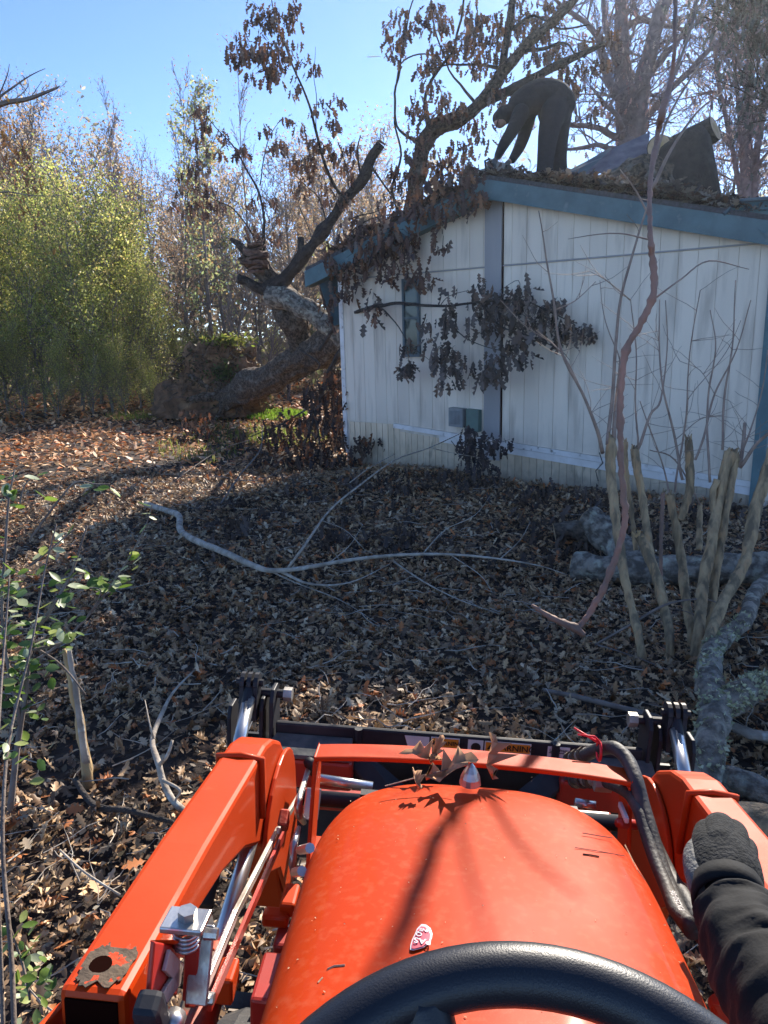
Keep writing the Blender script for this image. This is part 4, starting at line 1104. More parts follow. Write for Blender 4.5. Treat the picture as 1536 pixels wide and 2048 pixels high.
# ------------------------------------------------------------------ logs, torn decking on the roof
def rooflogs():
    def log(pa, pb, ra, rb, name, label, mb_mat='barkdark', cut='cutwood'):
        a, b = P(*pa), P(*pb); root = empty(name, (a + b) / 2, label, 'log')
        n_ = 8; pts = [a + (b - a) * i / n_ for i in range(n_ + 1)]
        m = MB(); m.tube(pts, [ra + (rb - ra) * i / n_ for i in range(n_ + 1)], 18, jit=.06, seed=pa[0]); adopt(m.build('bark', M[mb_mat], smooth=False), root)
        t = (b - a).normalized()
        m = MB(); m.tube([b + t * .002, b + t * .006], [rb * .93, rb * .93], 24); adopt(m.build('cut_face', M[cut]), root)
        m = MB(); m.tube([b + t * .008, b + t * .009], [rb * .45, rb * .45], 20); adopt(m.build('heartwood', M['splinter']), root)
        return root
    log((1230, 372, 9.9), (1430, 256, 9.0), .23, .15, 'roof_log', 'long dark log sloping up over the roof with its pale cut end on the right')
    log((1400, 330, 10.2), (1318, 294, 9.0), .17, .145, 'roof_log', 'short log on the roof whose round pale cut end faces the yard')
    a = (P(1385, 400, 8.8) + P(1395, 400, 9.2)) / 2
    root = empty('standing_trunk_section', a, 'thick dark upright trunk section standing on the roof under the long log', 'trunk section')
    m = MB(); pts = [P(1385, 415, 9.1), P(1372, 350, 9.1), P(1362, 300, 9.1), P(1355, 285, 9.1)]
    m.tube(pts, [.36, .33, .32, .30], 20, jit=.08); adopt(m.build('bark', M['barkdark'], smooth=True), root)
    root = empty('split_log', P(1280, 360, 9.2), 'rough split chunk of trunk lying low on the shingles', 'log')
    m = MB(); m.tube([P(1200, 385, 9.2), P(1260, 365, 9.2), P(1330, 372, 9.1), P(1385, 392, 9.0)], [.12, .24, .26, .2], 14, jit=.2); adopt(m.build('bark', M['bark']), root)
    # torn decking
    root = empty('torn_decking', P(1220, 340, 9.3), 'torn purple-grey roof decking lifted beside the cut logs', 'roof debris')
    m = MB(); m.prism([P(1170, 352, 9.4), P(1225, 302, 9.5), P(1300, 268, 9.6), P(1296, 308, 9.3), P(1212, 345, 9.2)], (0, 0.02, .03)); adopt(m.build('sheet', M['purple']), root)
    m = MB(); m.prism([P(1130, 348, 9.5), P(1175, 325, 9.7), P(1222, 298, 9.7), P(1228, 306, 9.5), P(1180, 350, 9.4)], (0, 0.02, .025)); adopt(m.build('sheet', M['frame']), root)
    m = MB(); m.prism([P(1215, 346, 9.15), P(1296, 310, 9.15), P(1280, 330, 9.1), P(1225, 352, 9.1)], (0, 0.02, .02)); adopt(m.build('sheet', M['grey_paint']), root)
    r7 = random.Random(5)
    for i in range(8):
        u = 1020 + 22 * i; v = 350 + r7.uniform(-4, 6) + max(0, (u - 1000)) * .03
        m = MB(); a = P(u, v, 9.35); m.box(a, (.22, .12, .012), Matrix.Rotation(r7.uniform(-.5, .5), 3, 'Y') @ Matrix.Rotation(r7.uniform(0, 3), 3, 'Z')); adopt(m.build('shingle', M['purple'] if i % 2 else M['shingle']), root)


rooflogs()


# ------------------------------------------------------------------ people
def skinned(name, joints, bones, m_, rootidx=0, sub=2, k=1.0):
    joints = [(j[0], *[r_ * k for r_ in j[1:]]) for j in joints]
    """joints: [(Vector, rx, ry)]; grown with a skin modifier"""
    me = bpy.data.meshes.new(name); me.from_pydata([tuple(j[0]) for j in joints], bones, [])
    me.update(); o = bpy.data.objects.new(name, me); scene.collection.objects.link(o)
    sk = o.modifiers.new('skin', 'SKIN'); sk.use_smooth_shade = True; sk.branch_smoothing = .6
    if not me.skin_vertices:
        bpy.context.view_layer.objects.active = o
        me.attributes  # layer is created with the modifier
    for i, j in enumerate(joints):
        d = me.skin_vertices[0].data[i]; d.radius = (j[1], j[2] if len(j) > 2 else j[1]); d.use_root = (i == rootidx)
    sb = o.modifiers.new('sub', 'SUBSURF'); sb.levels = sub; sb.render_levels = sub
    dg = bpy.context.evaluated_depsgraph_get(); ev = o.evaluated_get(dg)
    me2 = bpy.data.meshes.new_from_object(ev); bpy.data.objects.remove(o); bpy.data.meshes.remove(me)
    me2.name = name; me2.polygons.foreach_set('use_smooth', [True] * len(me2.polygons)); me2.materials.clear()
    return link(name, me2, m_)


def blob(name, chains, m_, voxel=.02, sm=6, n=14):
    """rounded limbs (chains of (point, radius)) fused into one continuous surface"""
    mb = MB()
    for ch in chains:
        sp = spline([(*p, r) for p, r in ch], 4) if len(ch) > 2 else [np.array((*p, r)) for p, r in ch]
        ps = [Vector(q[:3]) for q in sp]; rs = [float(q[3]) for q in sp]
        t0 = (ps[0] - ps[1]).normalized(); t1 = (ps[-1] - ps[-2]).normalized(); a = []; b = []
        for f in (.95, .7, .35): a.append((ps[0] + t0 * rs[0] * f, rs[0] * math.sqrt(1 - f * f)))
        for f in (.35, .7, .95): b.append((ps[-1] + t1 * rs[-1] * f, rs[-1] * math.sqrt(1 - f * f)))
        al = a + list(zip(ps, rs)) + b; mb.tube([q[0] for q in al], [q[1] for q in al], n)
    me = mb.mesh(name); o = bpy.data.objects.new(name, me); scene.collection.objects.link(o)
    rm = o.modifiers.new('r', 'REMESH'); rm.mode = 'VOXEL'; rm.voxel_size = voxel
    s_ = o.modifiers.new('s', 'SMOOTH'); s_.factor = .5; s_.iterations = sm
    dg = bpy.context.evaluated_depsgraph_get(); me2 = bpy.data.meshes.new_from_object(o.evaluated_get(dg))
    bpy.data.objects.remove(o); bpy.data.meshes.remove(me); me2.name = name
    me2.polygons.foreach_set('use_smooth', [True] * len(me2.polygons)); me2.materials.clear()
    return link(name, me2, m_)


def build_worker():
    d = 9.6
    q = lambda u, v, dd=0: P(u, v, d + dd)
    root = empty('person', q(1100, 356), 'person in dark hoodie and dark jeans bending down with a saw on the roof ridge', 'person')
    sh = q(1038, 222); hp = q(1108, 205)
    armA = [(q(1040, 225, -.19), .07), (q(1022, 262, -.23), .052), (q(1006, 288, -.22), .045), (q(990, 322, -.16), .034)]
    armB = [(q(1052, 228, .19), .07), (q(1044, 270, .20), .052), (q(1034, 298, .15), .045), (q(1016, 328, .04), .034)]
    legA = [(q(1104, 215, -.10), .10), (q(1090, 285, -.15), .065), (q(1088, 345, -.17), .05), (q(1072, 355, -.19), .04)]
    legB = [(q(1116, 215, .10), .10), (q(1118, 285, .15), .065), (q(1118, 345, .17), .05), (q(1104, 355, .15), .04)]
    head = [(q(1022, 222), .06), (q(1010, 233), .075), (q(1000, 243), .085)]
    adopt(blob('body', [[(hp, .13), (q(1080, 198), .13), (q(1050, 212), .13), (sh, .12)], [(sh, .09), (q(1022, 222), .06), (q(1010, 233), .07)], head, armA, armB, legA, legB], M['skin'], .02), root)
    jk = [[(q(1122, 207), .19), (q(1108, 196), .21), (q(1080, 193), .21), (q(1052, 205), .19), (q(1034, 216), .16), (q(1022, 223), .10)],
          [(q(1042, 226, -.19), .11), (q(1024, 262, -.24), .082), (q(1008, 288, -.23), .070), (q(996, 312, -.19), .052)],
          [(q(1056, 228, .19), .115), (q(1048, 270, .21), .085), (q(1037, 298, .16), .072), (q(1024, 320, .07), .052)],
          [(q(1030, 216), .09), (q(1018, 226), .10), (q(1010, 232), .10)]]
    adopt(blob('jacket', jk, M['hoodie'], .018, 5), root)
    jn = [[(q(1112, 200), .21), (q(1108, 225), .21)], [(q(1108, 222, -.09), .165), (q(1098, 262, -.13), .135), (q(1093, 300, -.15), .115), (q(1090, 330, -.16), .105), (q(1089, 348, -.17), .110)],
          [(q(1120, 222, .10), .165), (q(1118, 262, .13), .135), (q(1117, 300, .15), .115), (q(1118, 330, .16), .105), (q(1120, 348, .17), .110)]]
    adopt(blob('jeans', jn, M['denim'], .018, 5), root)
    for (u, dd) in ((1087, -.17), (1114, .17)):
        adopt(blob('boot', [[(q(u + 6, 348, dd), .065), (q(u + 2, 358, dd), .06), (q(u - 14, 362, dd - .02), .045), (q(u - 24, 363, dd - .03), .035)]], M['boot'], .015, 3), root)
    adopt(blob('cap', [[(q(1014, 226), .105), (q(1006, 232), .115), (q(1000, 236), .10)]], M['hoodie'], .015, 4), root)
    m = MB(); m.prism([q(996, 238, -.08), q(996, 238, .08), q(990, 260, .05), q(990, 260, -.05)], Vector((.012, 0, .005))); adopt(m.build('cap_brim', M['hoodie']), root)
    for (u, v, dd) in ((987, 326, -.16), (1012, 332, .03)):
        adopt(blob('glove', [[(q(u + 4, v - 6, dd), .036), (q(u, v, dd), .042), (q(u - 4, v + 4, dd), .036)]] + [[(q(u - 2, v, dd - .035 + .023 * k), .014), (q(u - 9, v + 4, dd - .035 + .023 * k), .013), (q(u - 8, v + 10, dd - .035 + .023 * k), .011)] for k in range(4)]
                   + [[(q(u + 2, v, dd - .035), .015), (q(u + 4, v + 8, dd - .05), .013), (q(u, v + 12, dd - .05), .011)]], M['glovegrey'], .006, 2), root)
    # saw
    sr = empty('chainsaw', q(985, 336, -.1), 'pale chainsaw held down against the ridge by the roof worker', 'chainsaw')
    m = MB(); m.box(q(990, 335, -.06), (.22, .20, .13), Matrix.Rotation(.3, 3, 'Y'), .025); adopt(m.build('engine_body', M['sawbody'], smooth=False), sr)
    m = MB(); m.tube([q(972, 342, -.14), q(970, 322, -.14), q(978, 318, -.02), q(990, 322, .05)], .012, 8); adopt(m.build('front_handle', M['black']), sr)
    m = MB(); m.tube([q(1000, 330, -.06), q(1016, 332, 0), q(1018, 342, 0), q(1002, 345, -.05)], .013, 8); adopt(m.build('rear_handle', M['black']), sr)
    m = MB(); m.prism([q(978, 334, -.1), q(930, 348, -.3), q(926, 352, -.3), q(930, 356, -.3), q(978, 345, -.1)], Vector((0, .006, 0))); adopt(m.build('guide_bar', M['steel']), sr)


build_worker()


# ------------------------------------------------------------------ branches and logs lying in the yard
def gbranch(name, label, cat, px, m_, n=8, jit=.08, extra=None, wob=.01, sink=.0):
    """px: (u, v, height above ground, radius)"""
    def path(pl):
        pts = []
        for u, v, h, r in pl:
            g = G(u, v); 
            # point above ground at height h on the same sight line
            rr = ray(u, v); t = (float(g.z) + h - CAMH) / rr[2]
            q = CAM + rr * t; pts.append((*q, r))
        return spline(pts, 5)
    m = MB(); sp = path(px); m.tube([Vector(q[:3]) for q in sp], [max(q[3], .002) for q in sp], n, jit=jit, seed=px[0][0])
    g0 = G(px[0][0], px[0][1]); root = empty(name, g0, label, cat)
    adopt(m.build('stem', m_, smooth=True), root)
    if extra:
        m = MB()
        for pl in extra:
            sp = path(pl); m.tube([Vector(q[:3]) for q in sp], [max(q[3], .0015) for q in sp], 5)
        adopt(m.build('twigs', m_, smooth=True), root)
    return root


br = gbranch('fallen_branch', 'long pale forked branch lying across the leaves in the middle of the yard', 'branch',
        [(u, v, h, r * .8) for u, v, h, r in [(292, 1008, .03, .045), (335, 1022, .05, .042), (358, 1032, .08, .042), (362, 1062, .08, .04), (400, 1085, .10, .038), (450, 1105, .12, .034), (500, 1128, .13, .03), (540, 1141, .14, .027), (600, 1137, .16, .022), (700, 1120, .17, .019), (800, 1110, .18, .017), (900, 1109, .18, .014), (1000, 1118, .16, .010), (1080, 1132, .12, .007), (1135, 1150, .08, .003)]], M['palebark'],
        extra=[[(575, 1138, .15, .012), (610, 1090, .3, .011), (660, 1020, .42, .010), (720, 970, .5, .010), (790, 920, .55, .009), (860, 895, .58, .008), (925, 865, .6, .005)],
               [(560, 1142, .14, .014), (620, 1168, .10, .009), (700, 1165, .1, .006), (780, 1128, .12, .003)],
               [(700, 965, .48, .007), (740, 935, .5, .006), (790, 908, .5, .004)],
               [(860, 895, .58, .006), (900, 905, .5, .004), (960, 915, .45, .002)], [(845, 1108, .18, .006), (890, 1060, .25, .004), (950, 1030, .3, .003), (985, 985, .35, .002)],
               [(790, 1125, .15, .008), (850, 1165, .1, .006), (920, 1200, .08, .004), (1000, 1228, .05, .003)], [(900, 1109, .18, .005), (960, 1150, .1, .003), (985, 1185, .06, .002)],
               [(640, 1040, .4, .005), (690, 1060, .3, .003), (730, 1100, .2, .002)], [(1000, 1118, .16, .005), (1040, 1080, .2, .003), (1060, 1045, .24, .002)], [(660, 1125, .17, .006), (700, 1090, .2, .003), (725, 1050, .25, .002)],
               [(520, 1132, .13, .008), (590, 1165, .08, .005), (680, 1200, .05, .003), (760, 1250, .03, .002)]])
gbranch('ground_branch', 'thin straight branch half buried in leaves ahead of the loader', 'branch', [(1085, 1380, .03, .012), (1150, 1393, .05, .014), (1220, 1410, .05, .015), (1290, 1428, .04, .016), (1330, 1440, .03, .015)], M['greybark'])
gbranch('ground_branch', 'curved twiggy branch lying left of the loader in sunlit leaves', 'branch', [(372, 1625, .03, .014), (345, 1600, .05, .014), (325, 1560, .08, .014), (318, 1530, .12, .014), (305, 1480, .13, .012), (325, 1425, .12, .010), (350, 1380, .08, .007), (400, 1330, .04, .004)], M['palebark'],
        extra=[[(318, 1530, .12, .010), (335, 1510, .2, .008), (345, 1480, .25, .006)], [(325, 1560, .1, .008), (360, 1580, .1, .006), (350, 1600, .04, .004)], [(308, 1480, .13, .006), (300, 1450, .2, .004), (290, 1400, .22, .002)]])
gbranch('ground_branch', 'thin pale cane slanting across the leaves beside the orange arm', 'branch', [(120, 1700, .06, .004), (170, 1745, .1, .004), (240, 1790, .05, .004)], M['palebark'])
gbranch('ground_branch', 'rough brown stick lying in the shade below the pale cut stump', 'branch', [(150, 1560, .05, .012), (190, 1612, .05, .014), (250, 1620, .06, .012), (330, 1640, .05, .009), (360, 1650, .03, .006)], M['barkdark'])
gbranch('ground_branch', 'slender twig arching over the leaves before the crape myrtle stems', 'branch', [(1190, 1290, .03, .008), (1260, 1250, .2, .008), (1330, 1210, .3, .007), (1400, 1198, .3, .005), (1445, 1208, .25, .003)], M['greybark'], extra=[[(1195, 1290, .04, .006), (1260, 1310, .03, .005), (1350, 1345, .03, .003)], [(1310, 1218, .28, .005), (1360, 1220, .2, .003), (1420, 1240, .1, .002)]])
gbranch('ground_branch', 'dark leaning twigs among crushed leaves left of the house corner', 'branch', [(440, 1010, .03, .012), (480, 950, .3, .01), (520, 900, .5, .008), (525, 850, .7, .005)], M['greybark'], extra=[[(470, 960, .25, .006), (520, 960, .4, .004), (560, 940, .5, .003)], [(350, 960, .05, .01), (440, 900, .3, .006), (500, 880, .5, .004)]])


def build_mossy():
    # lichen covered branch in the right foreground
    def pth(px):
        pts = []
        for u, v, h, r in px:
            rr = ray(u, v); g = G(u, v); t = (float(g.z) + h - CAMH) / rr[2]; pts.append((*(CAM + rr * t), r))
        return spline(pts, 7)
    a = pth([(1600, 1130, .1, .05), (1536, 1165, .12, .048), (1508, 1190, .12, .046), (1490, 1240, .13, .045), (1450, 1275, .14, .05), (1422, 1305, .15, .055), (1418, 1360, .16, .060), (1428, 1410, .17, .066), (1424, 1460, .17, .068), (1414, 1520, .14, .066), (1408, 1575, .08, .06)])
    b = pth([(1428, 1420, .17, .06), (1470, 1400, .18, .065), (1510, 1375, .18, .062), (1560, 1365, .16, .058), (1640, 1350, .1, .05)])
    root = empty('mossy_branch', G(1420, 1560), 'thick forked branch furred with grey-green lichen at the right edge', 'branch')
    bs = []
    for nm, sp in (('stem', a), ('fork', b)):
        m = MB(); pts = [Vector(q[:3]) for q in sp]; rs = [q[3] for q in sp]; m.tube(pts, rs, 14, jit=.12); adopt(m.build(nm, M['lichenbark'], smooth=True), root)
        N = 5200; i = nrg.randint(0, len(pts) - 1, N); t = nrg.rand(N); pa = np.array([tuple(p) for p in pts]); ra = np.array(rs)
        c = pa[i] * (1 - t[:, None]) + pa[i + 1] * t[:, None]; dn = nrg.randn(N, 3); dn[:, 2] = np.abs(dn[:, 2]) * .8 + .1 * dn[:, 2]; dn /= np.linalg.norm(dn, axis=1)[:, None]
        keep = (np.sin(i * 1.1 + dn[:, 0] * 2) > -.55) if nm == 'fork' else ((i > 20) & (np.sin(i * .7 + dn[:, 0] * 3) > .1))
        pos = (c + dn * (ra[i] * .98)[:, None])[keep]
        bs += rnd_leaves(QUAD, pos, .028, [(.52, .52, .32), (.42, .43, .25), (.60, .58, .40), (.30, .30, .18)], 'any')
    adopt(link('lichen', leaf_mesh('lichen', bs), M['moss']), root)


build_mossy()


def log_on_ground(name, label, px, m_='barkdark', cutm='cutwood', cut=True, jit=.12):
    pts = []
    for u, v, h, r in px:
        rr = ray(u, v); g = G(u, v); t = (float(g.z) + h - CAMH) / rr[2]; pts.append((*(CAM + rr * t), r))
    sp = spline(pts, 6); ps = [Vector(q[:3]) for q in sp]; rs = [q[3] for q in sp]
    root = empty(name, G(px[0][0], px[0][1]), label, 'log')
    m = MB(); m.tube(ps, rs, 16, jit=jit, seed=px[0][1]); adopt(m.build('bark', M[m_], smooth=True), root)
    if cut:
        t = (ps[0] - ps[1]).normalized(); m = MB(); m.tube([ps[0] + t * .003, ps[0] + t * .006], [rs[0] * .9] * 2, 18); adopt(m.build('cut_face', M[cutm]), root)
    return root


log_on_ground('yard_log', 'long grey log with a pale cut end lying behind the crape myrtle stems', [(1148, 1132, .1, .10), (1230, 1140, .1, .105), (1330, 1140, .1, .11), (1450, 1138, .1, .11), (1600, 1130, .1, .11)], 'lichenbark')
log_on_ground('yard_log', 'pale lichened log slanting out of the leaves behind the leftmost myrtle stem', [(1175, 1030, .28, .10), (1205, 1060, .2, .11), (1250, 1105, .12, .12), (1290, 1140, .08, .12)], 'lichenbark')
log_on_ground('yard_log', 'dark partly buried log left of the slanting lichened log', [(1110, 1065, .06, .08), (1150, 1060, .08, .09), (1200, 1075, .07, .09)], 'bark')
log_on_ground('yard_log', 'smooth grey log beside the right loader arm', [(1455, 1655, .12, .075), (1500, 1650, .12, .085), (1560, 1670, .12, .09), (1640, 1700, .1, .09)], 'myrtle', cut=False, jit=.05)
log_on_ground('yard_log', 'rough log in leaves at the right edge above the smooth grey log', [(1400, 1540, .06, .05), (1460, 1560, .08, .055), (1540, 1590, .08, .06), (1620, 1620, .08, .06)], 'lichenbark', cut=False)
log_on_ground('yard_log', 'slim dead limb in the sun right of the mossy branch', [(1470, 1455, .05, .022), (1510, 1470, .06, .024), (1590, 1480, .06, .024)], 'palebark', cut=False)


# ------------------------------------------------------------------ crape myrtle stems
def build_myrtle():
    base = G(1360, 1275)
    root = empty('crape_myrtle', base, 'cut back crape myrtle clump with thick olive stems and thin bare sprouts', 'shrub')
    D_ = 4.55
    stems = [[(1282, 1300, 4.35, .034), (1262, 1210, 4.45, .036), (1245, 1130, 4.5, .037), (1232, 1040, 4.55, .038), (1222, 950, 4.6, .040), (1222, 905, 4.6, .045), (1222, 876, 4.6, .040)],
             [(1340, 1290, 4.4, .036), (1325, 1200, 4.5, .042), (1305, 1130, 4.55, .045), (1288, 1085, 4.6, .05), (1276, 1070, 4.6, .035)],
             [(1300, 1110, 4.6, .036), (1294, 1060, 4.62, .034), (1285, 1000, 4.65, .032), (1275, 940, 4.65, .032), (1268, 898, 4.65, .036)],
             [(1272, 1100, 4.8, .022), (1262, 1020, 4.8, .022), (1252, 950, 4.8, .024), (1250, 884, 4.8, .024)],
             [(1385, 1285, 4.6, .04), (1372, 1200, 4.7, .04), (1362, 1110, 4.8, .040), (1352, 1050, 4.8, .038), (1343, 1010, 4.8, .036), (1338, 990, 4.8, .034)],
             [(1360, 1040, 4.8, .034), (1378, 990, 4.8, .036), (1380, 940, 4.8, .036), (1377, 880, 4.8, .034)],
             [(1395, 1290, 4.4, .05), (1405, 1180, 4.5, .046), (1424, 1080, 4.55, .044), (1438, 1000, 4.6, .042), (1450, 940, 4.6, .046), (1462, 905, 4.6, .055)],
             [(1420, 1270, 4.5, .04), (1430, 1160, 4.55, .038), (1445, 1060, 4.6, .036), (1460, 980, 4.6, .036), (1470, 915, 4.6, .038)],
             [(1405, 1320, 4.2, .04), (1440, 1220, 4.3, .045), (1490, 1120, 4.4, .048), (1512, 1020, 4.45, .048), (1535, 940, 4.45, .048), (1560, 860, 4.45, .044)],
             [(1322, 1180, 4.7, .014), (1322, 1080, 4.7, .016), (1326, 985, 4.7, .017)],
             [(1300, 1140, 4.3, .012), (1352, 1130, 5.0, .02), (1398, 1100, 5.0, .03), (1400, 1010, 5.1, .022)][2:],
             [(1435, 960, 4.6, .03), (1425, 990, 4.6, .028), (1430, 1040, 4.6, .03)]]
    for i, px in enumerate(stems):
        m = MB(); u0_, v0_, d0_, r0_ = px[0]
        lowp = P(u0_, v0_, d0_)
        sp_ = spline([(lowp.x, lowp.y + .02, min(lowp.z, .1) - .30, r0_ * 1.1)] + [(*P(a_, b_, c_), e_ * .68) for a_, b_, c_, e_ in px], 6) if px[0][1] > 1250 else spline([(*P(a_, b_, c_), e_ * .68) for a_, b_, c_, e_ in px], 6)
        ps = [Vector(q_[:3]) for q_ in sp_]; rs = [q_[3] for q_ in sp_]; m.tube(ps, rs, 12, jit=.16, seed=i)
        o = m.build('stem', M['redbark'] if i == 9 else M['myrtle'], smooth=True); adopt(o, root)
        # ragged top
        r8 = random.Random(i); m = MB(); top = ps[-1]; rr = rs[-1]
        for k in range(7):
            an = k / 7 * 6.283; a = top + Vector((math.cos(an) * rr * .6, math.sin(an) * rr * .6, -.01))
            m.tube([a, a + Vector((r8.uniform(-.02, .02), r8.uniform(-.02, .02), r8.uniform(.01, .05)))], [rr * .4, rr * .15], 5)
        adopt(m.build('cut_top', M['splinter'] if i in (1,) else M['myrtle']), root)
    spr = [
        [(1205, 905, 4.6, .014), (1195, 860, 4.5, .012), (1170, 800, 4.4, .010), (1130, 720, 4.3, .009), (1110, 620, 4.2, .007), (1090, 500, 4.1, .005), (1078, 420, 4.0, .003)],
        [(1215, 890, 4.6, .013), (1222, 820, 4.6, .012), (1230, 700, 4.5, .010), (1250, 560, 4.4, .008), (1300, 400, 4.3, .005)],
        [(1228, 880, 4.6, .014), (1232, 800, 4.6, .012), (1240, 720, 4.5, .010)],
        [(1276, 895, 4.65, .006), (1270, 800, 4.6, .005), (1272, 700, 4.6, .004), (1262, 600, 4.5, .003)],
        [(1275, 900, 4.65, .010), (1300, 830, 4.6, .008), (1322, 800, 4.6, .006), (1335, 700, 4.6, .004), (1330, 600, 4.5, .003)],
        [(1365, 960, 4.8, .009), (1350, 880, 4.8, .008), (1330, 790, 4.7, .006), (1320, 700, 4.7, .005), (1318, 600, 4.7, .003)],
        [(1350, 985, 4.8, .007), (1365, 880, 4.8, .006), (1375, 800, 4.7, .005), (1380, 680, 4.7, .004), (1400, 580, 4.6, .003)],
        [(1390, 920, 4.7, .008), (1410, 860, 4.7, .007), (1430, 790, 4.7, .006), (1470, 700, 4.6, .004), (1500, 600, 4.5, .003)],
        [(1420, 965, 4.6, .008), (1415, 880, 4.6, .007), (1418, 800, 4.6, .006), (1430, 700, 4.5, .004), (1420, 620, 4.5, .003)],
        [(1445, 900, 4.6, .008), (1450, 800, 4.6, .007), (1462, 700, 4.5, .005), (1470, 560, 4.5, .003)],
        [(1478, 935, 4.6, .012), (1486, 880, 4.6, .011), (1490, 845, 4.6, .010)],
        [(1480, 935, 4.6, .012), (1510, 890, 4.5, .010), (1545, 860, 4.4, .009)],
        [(1475, 920, 4.6, .006), (1500, 860, 4.6, .005), (1525, 780, 4.6, .004), (1536, 700, 4.6, .003)],
        [(1340, 1000, 4.8, .006), (1330, 940, 4.8, .005), (1300, 860, 4.7, .004), (1280, 800, 4.7, .003)],
        [(1400, 1010, 4.9, .006), (1350, 920, 4.9, .005), (1300, 900, 4.8, .003)],
        [(1260, 600, 4.5, .004), (1215, 560, 4.4, .003), (1180, 540, 4.4, .002)],
        [(1110, 620, 4.2, .004), (1150, 600, 4.2, .003), (1190, 560, 4.2, .002)],
        [(1170, 800, 4.4, .004), (1120, 700, 4.4, .0035), (1050, 650, 4.3, .003), (1000, 600, 4.3, .002)],
        [(1430, 790, 4.7, .003), (1400, 740, 4.7, .0025), (1360, 720, 4.7, .002)], [(1350, 880, 4.8, .003), (1400, 840, 4.8, .0025), (1450, 830, 4.7, .002)],
        [(1240, 720, 4.5, .004), (1210, 640, 4.5, .003), (1200, 560, 4.5, .002)], [(1375, 800, 4.7, .003), (1440, 720, 4.6, .0025), (1480, 640, 4.6, .002)]]
    m = MB(); r9 = random.Random(8); alls = []
    for px in spr:
        ps, rs = ptube(m, px, 6, 5, wob=.012); alls += list(zip(ps, rs))
    for _ in range(110):
        p, r0 = r9.choice(alls)
        d = Vector((r9.uniform(-1, 1), r9.uniform(-.6, .6), r9.uniform(-.1, .9))).normalized(); pts = [p]
        for k in range(4):
            d = (d + Vector((r9.uniform(-.25, .25), r9.uniform(-.2, .2), r9.uniform(-.2, .2)))).normalized(); pts.append(pts[-1] + d * r9.uniform(.03, .09))
        m.tube(pts, [.0024, .002, .0018, .0015, .001], 3, cap=False)
    adopt(m.build('sprouts', M['sproutbark'], smooth=True), root)


build_myrtle()


def build_red_stem():
    # the upper part hangs where the sun throws its shadow along the tractor hood
    m = MB(); up_ = []
    for (u, v, z), t, r in (((1010, 1565, -.80), 2.30, .012), ((935, 1620, -.79), 2.68, .012), ((872, 1690, -.775), 3.14, .014), ((825, 1810, -.76), 3.18, .017), ((792, 1880, -.745), 3.48, .013), ((740, 1960, -.73), 3.58, .010), ((690, 2040, -.72), 3.64, .009)):
        up_.append((*(TMAT @ TZ(u, v, z) + SUNV * t), r))
    up_ = up_[::-1]; dl = D(up_[-1][:3])
    q_ = [(*P(1352, -20, D(up_[0][:3]) + .1), .013)] + up_ + [(*P(u, v, dl + k * .02), r * .85) for u, v, k, r in ((1305, 520, 1, .020), (1306, 590, 1, .021), (1280, 650, 2, .019), (1252, 700, 3, .019), (1242, 780, 4, .018), (1240, 860, 5, .018), (1243, 950, 6, .018), (1250, 1040, 7, .019), (1232, 1110, 8, .019), (1205, 1180, 9, .019), (1180, 1225, 10, .018), (1155, 1258, 10, .018))]
    sp = spline(q_, 6); r13 = random.Random(3); m.tube([Vector(a[:3]) + Vector((r13.uniform(-.002, .002), 0, r13.uniform(-.001, .001))) for a in sp], [a[3] * (.92 if k_ % 11 == 0 else .74) for k_, a in enumerate(sp)], 12, jit=.22)
    dh = dl + .2
    root = empty('hanging_stem', P(1160, 1262, dh), 'long bare reddish stem hanging before the house with a hooked lower end', 'branch')
    adopt(m.build('stem', M['redbark'], smooth=True), root)
    m = MB(); ptube(m, [(1168, 1270, dh, .010), (1150, 1256, dh, .017), (1120, 1243, dh, .013), (1090, 1228, dh, .010), (1064, 1210, dh, .004)], 10, 5, jit=.15)
    adopt(m.build('hook', M['redbark'], smooth=True), root)
    m = MB()
    for px in ([(1340, 170, 3.55, 0.0101), (1370, 90, 3.55, 0.0072), (1390, 20, 3.55, 0.0058), (1400, -60, 3.55, 0.0043)], [(1300, 380, 3.25, 0.0086), (1340, 300, 3.25, 0.0065), (1395, 230, 3.25, 0.0050), (1450, 190, 3.25, 0.0029)],
               [(1303, 330, 3.30, 0.0065), (1330, 250, 3.35, 0.0058), (1400, 130, 3.35, 0.0036), (1430, 60, 3.35, 0.0022)], [(1296, 430, 3.15, 0.0043), (1270, 380, 3.15, 0.0036), (1240, 340, 3.15, 0.0022)], [(1300, 480, 3.10, 0.0036), (1240, 470, 3.05, 0.0029), (1140, 480, 3.05, 0.0014)],
               [(1306, 600, 2.95, 0.0043), (1360, 560, 2.95, 0.0036), (1420, 520, 2.95, 0.0029), (1500, 540, 2.95, 0.0014)]):
        ptube(m, px, 6, 5, wob=.02)
    adopt(m.build('side_twigs', M['sproutbark'], smooth=True), root)


build_red_stem()


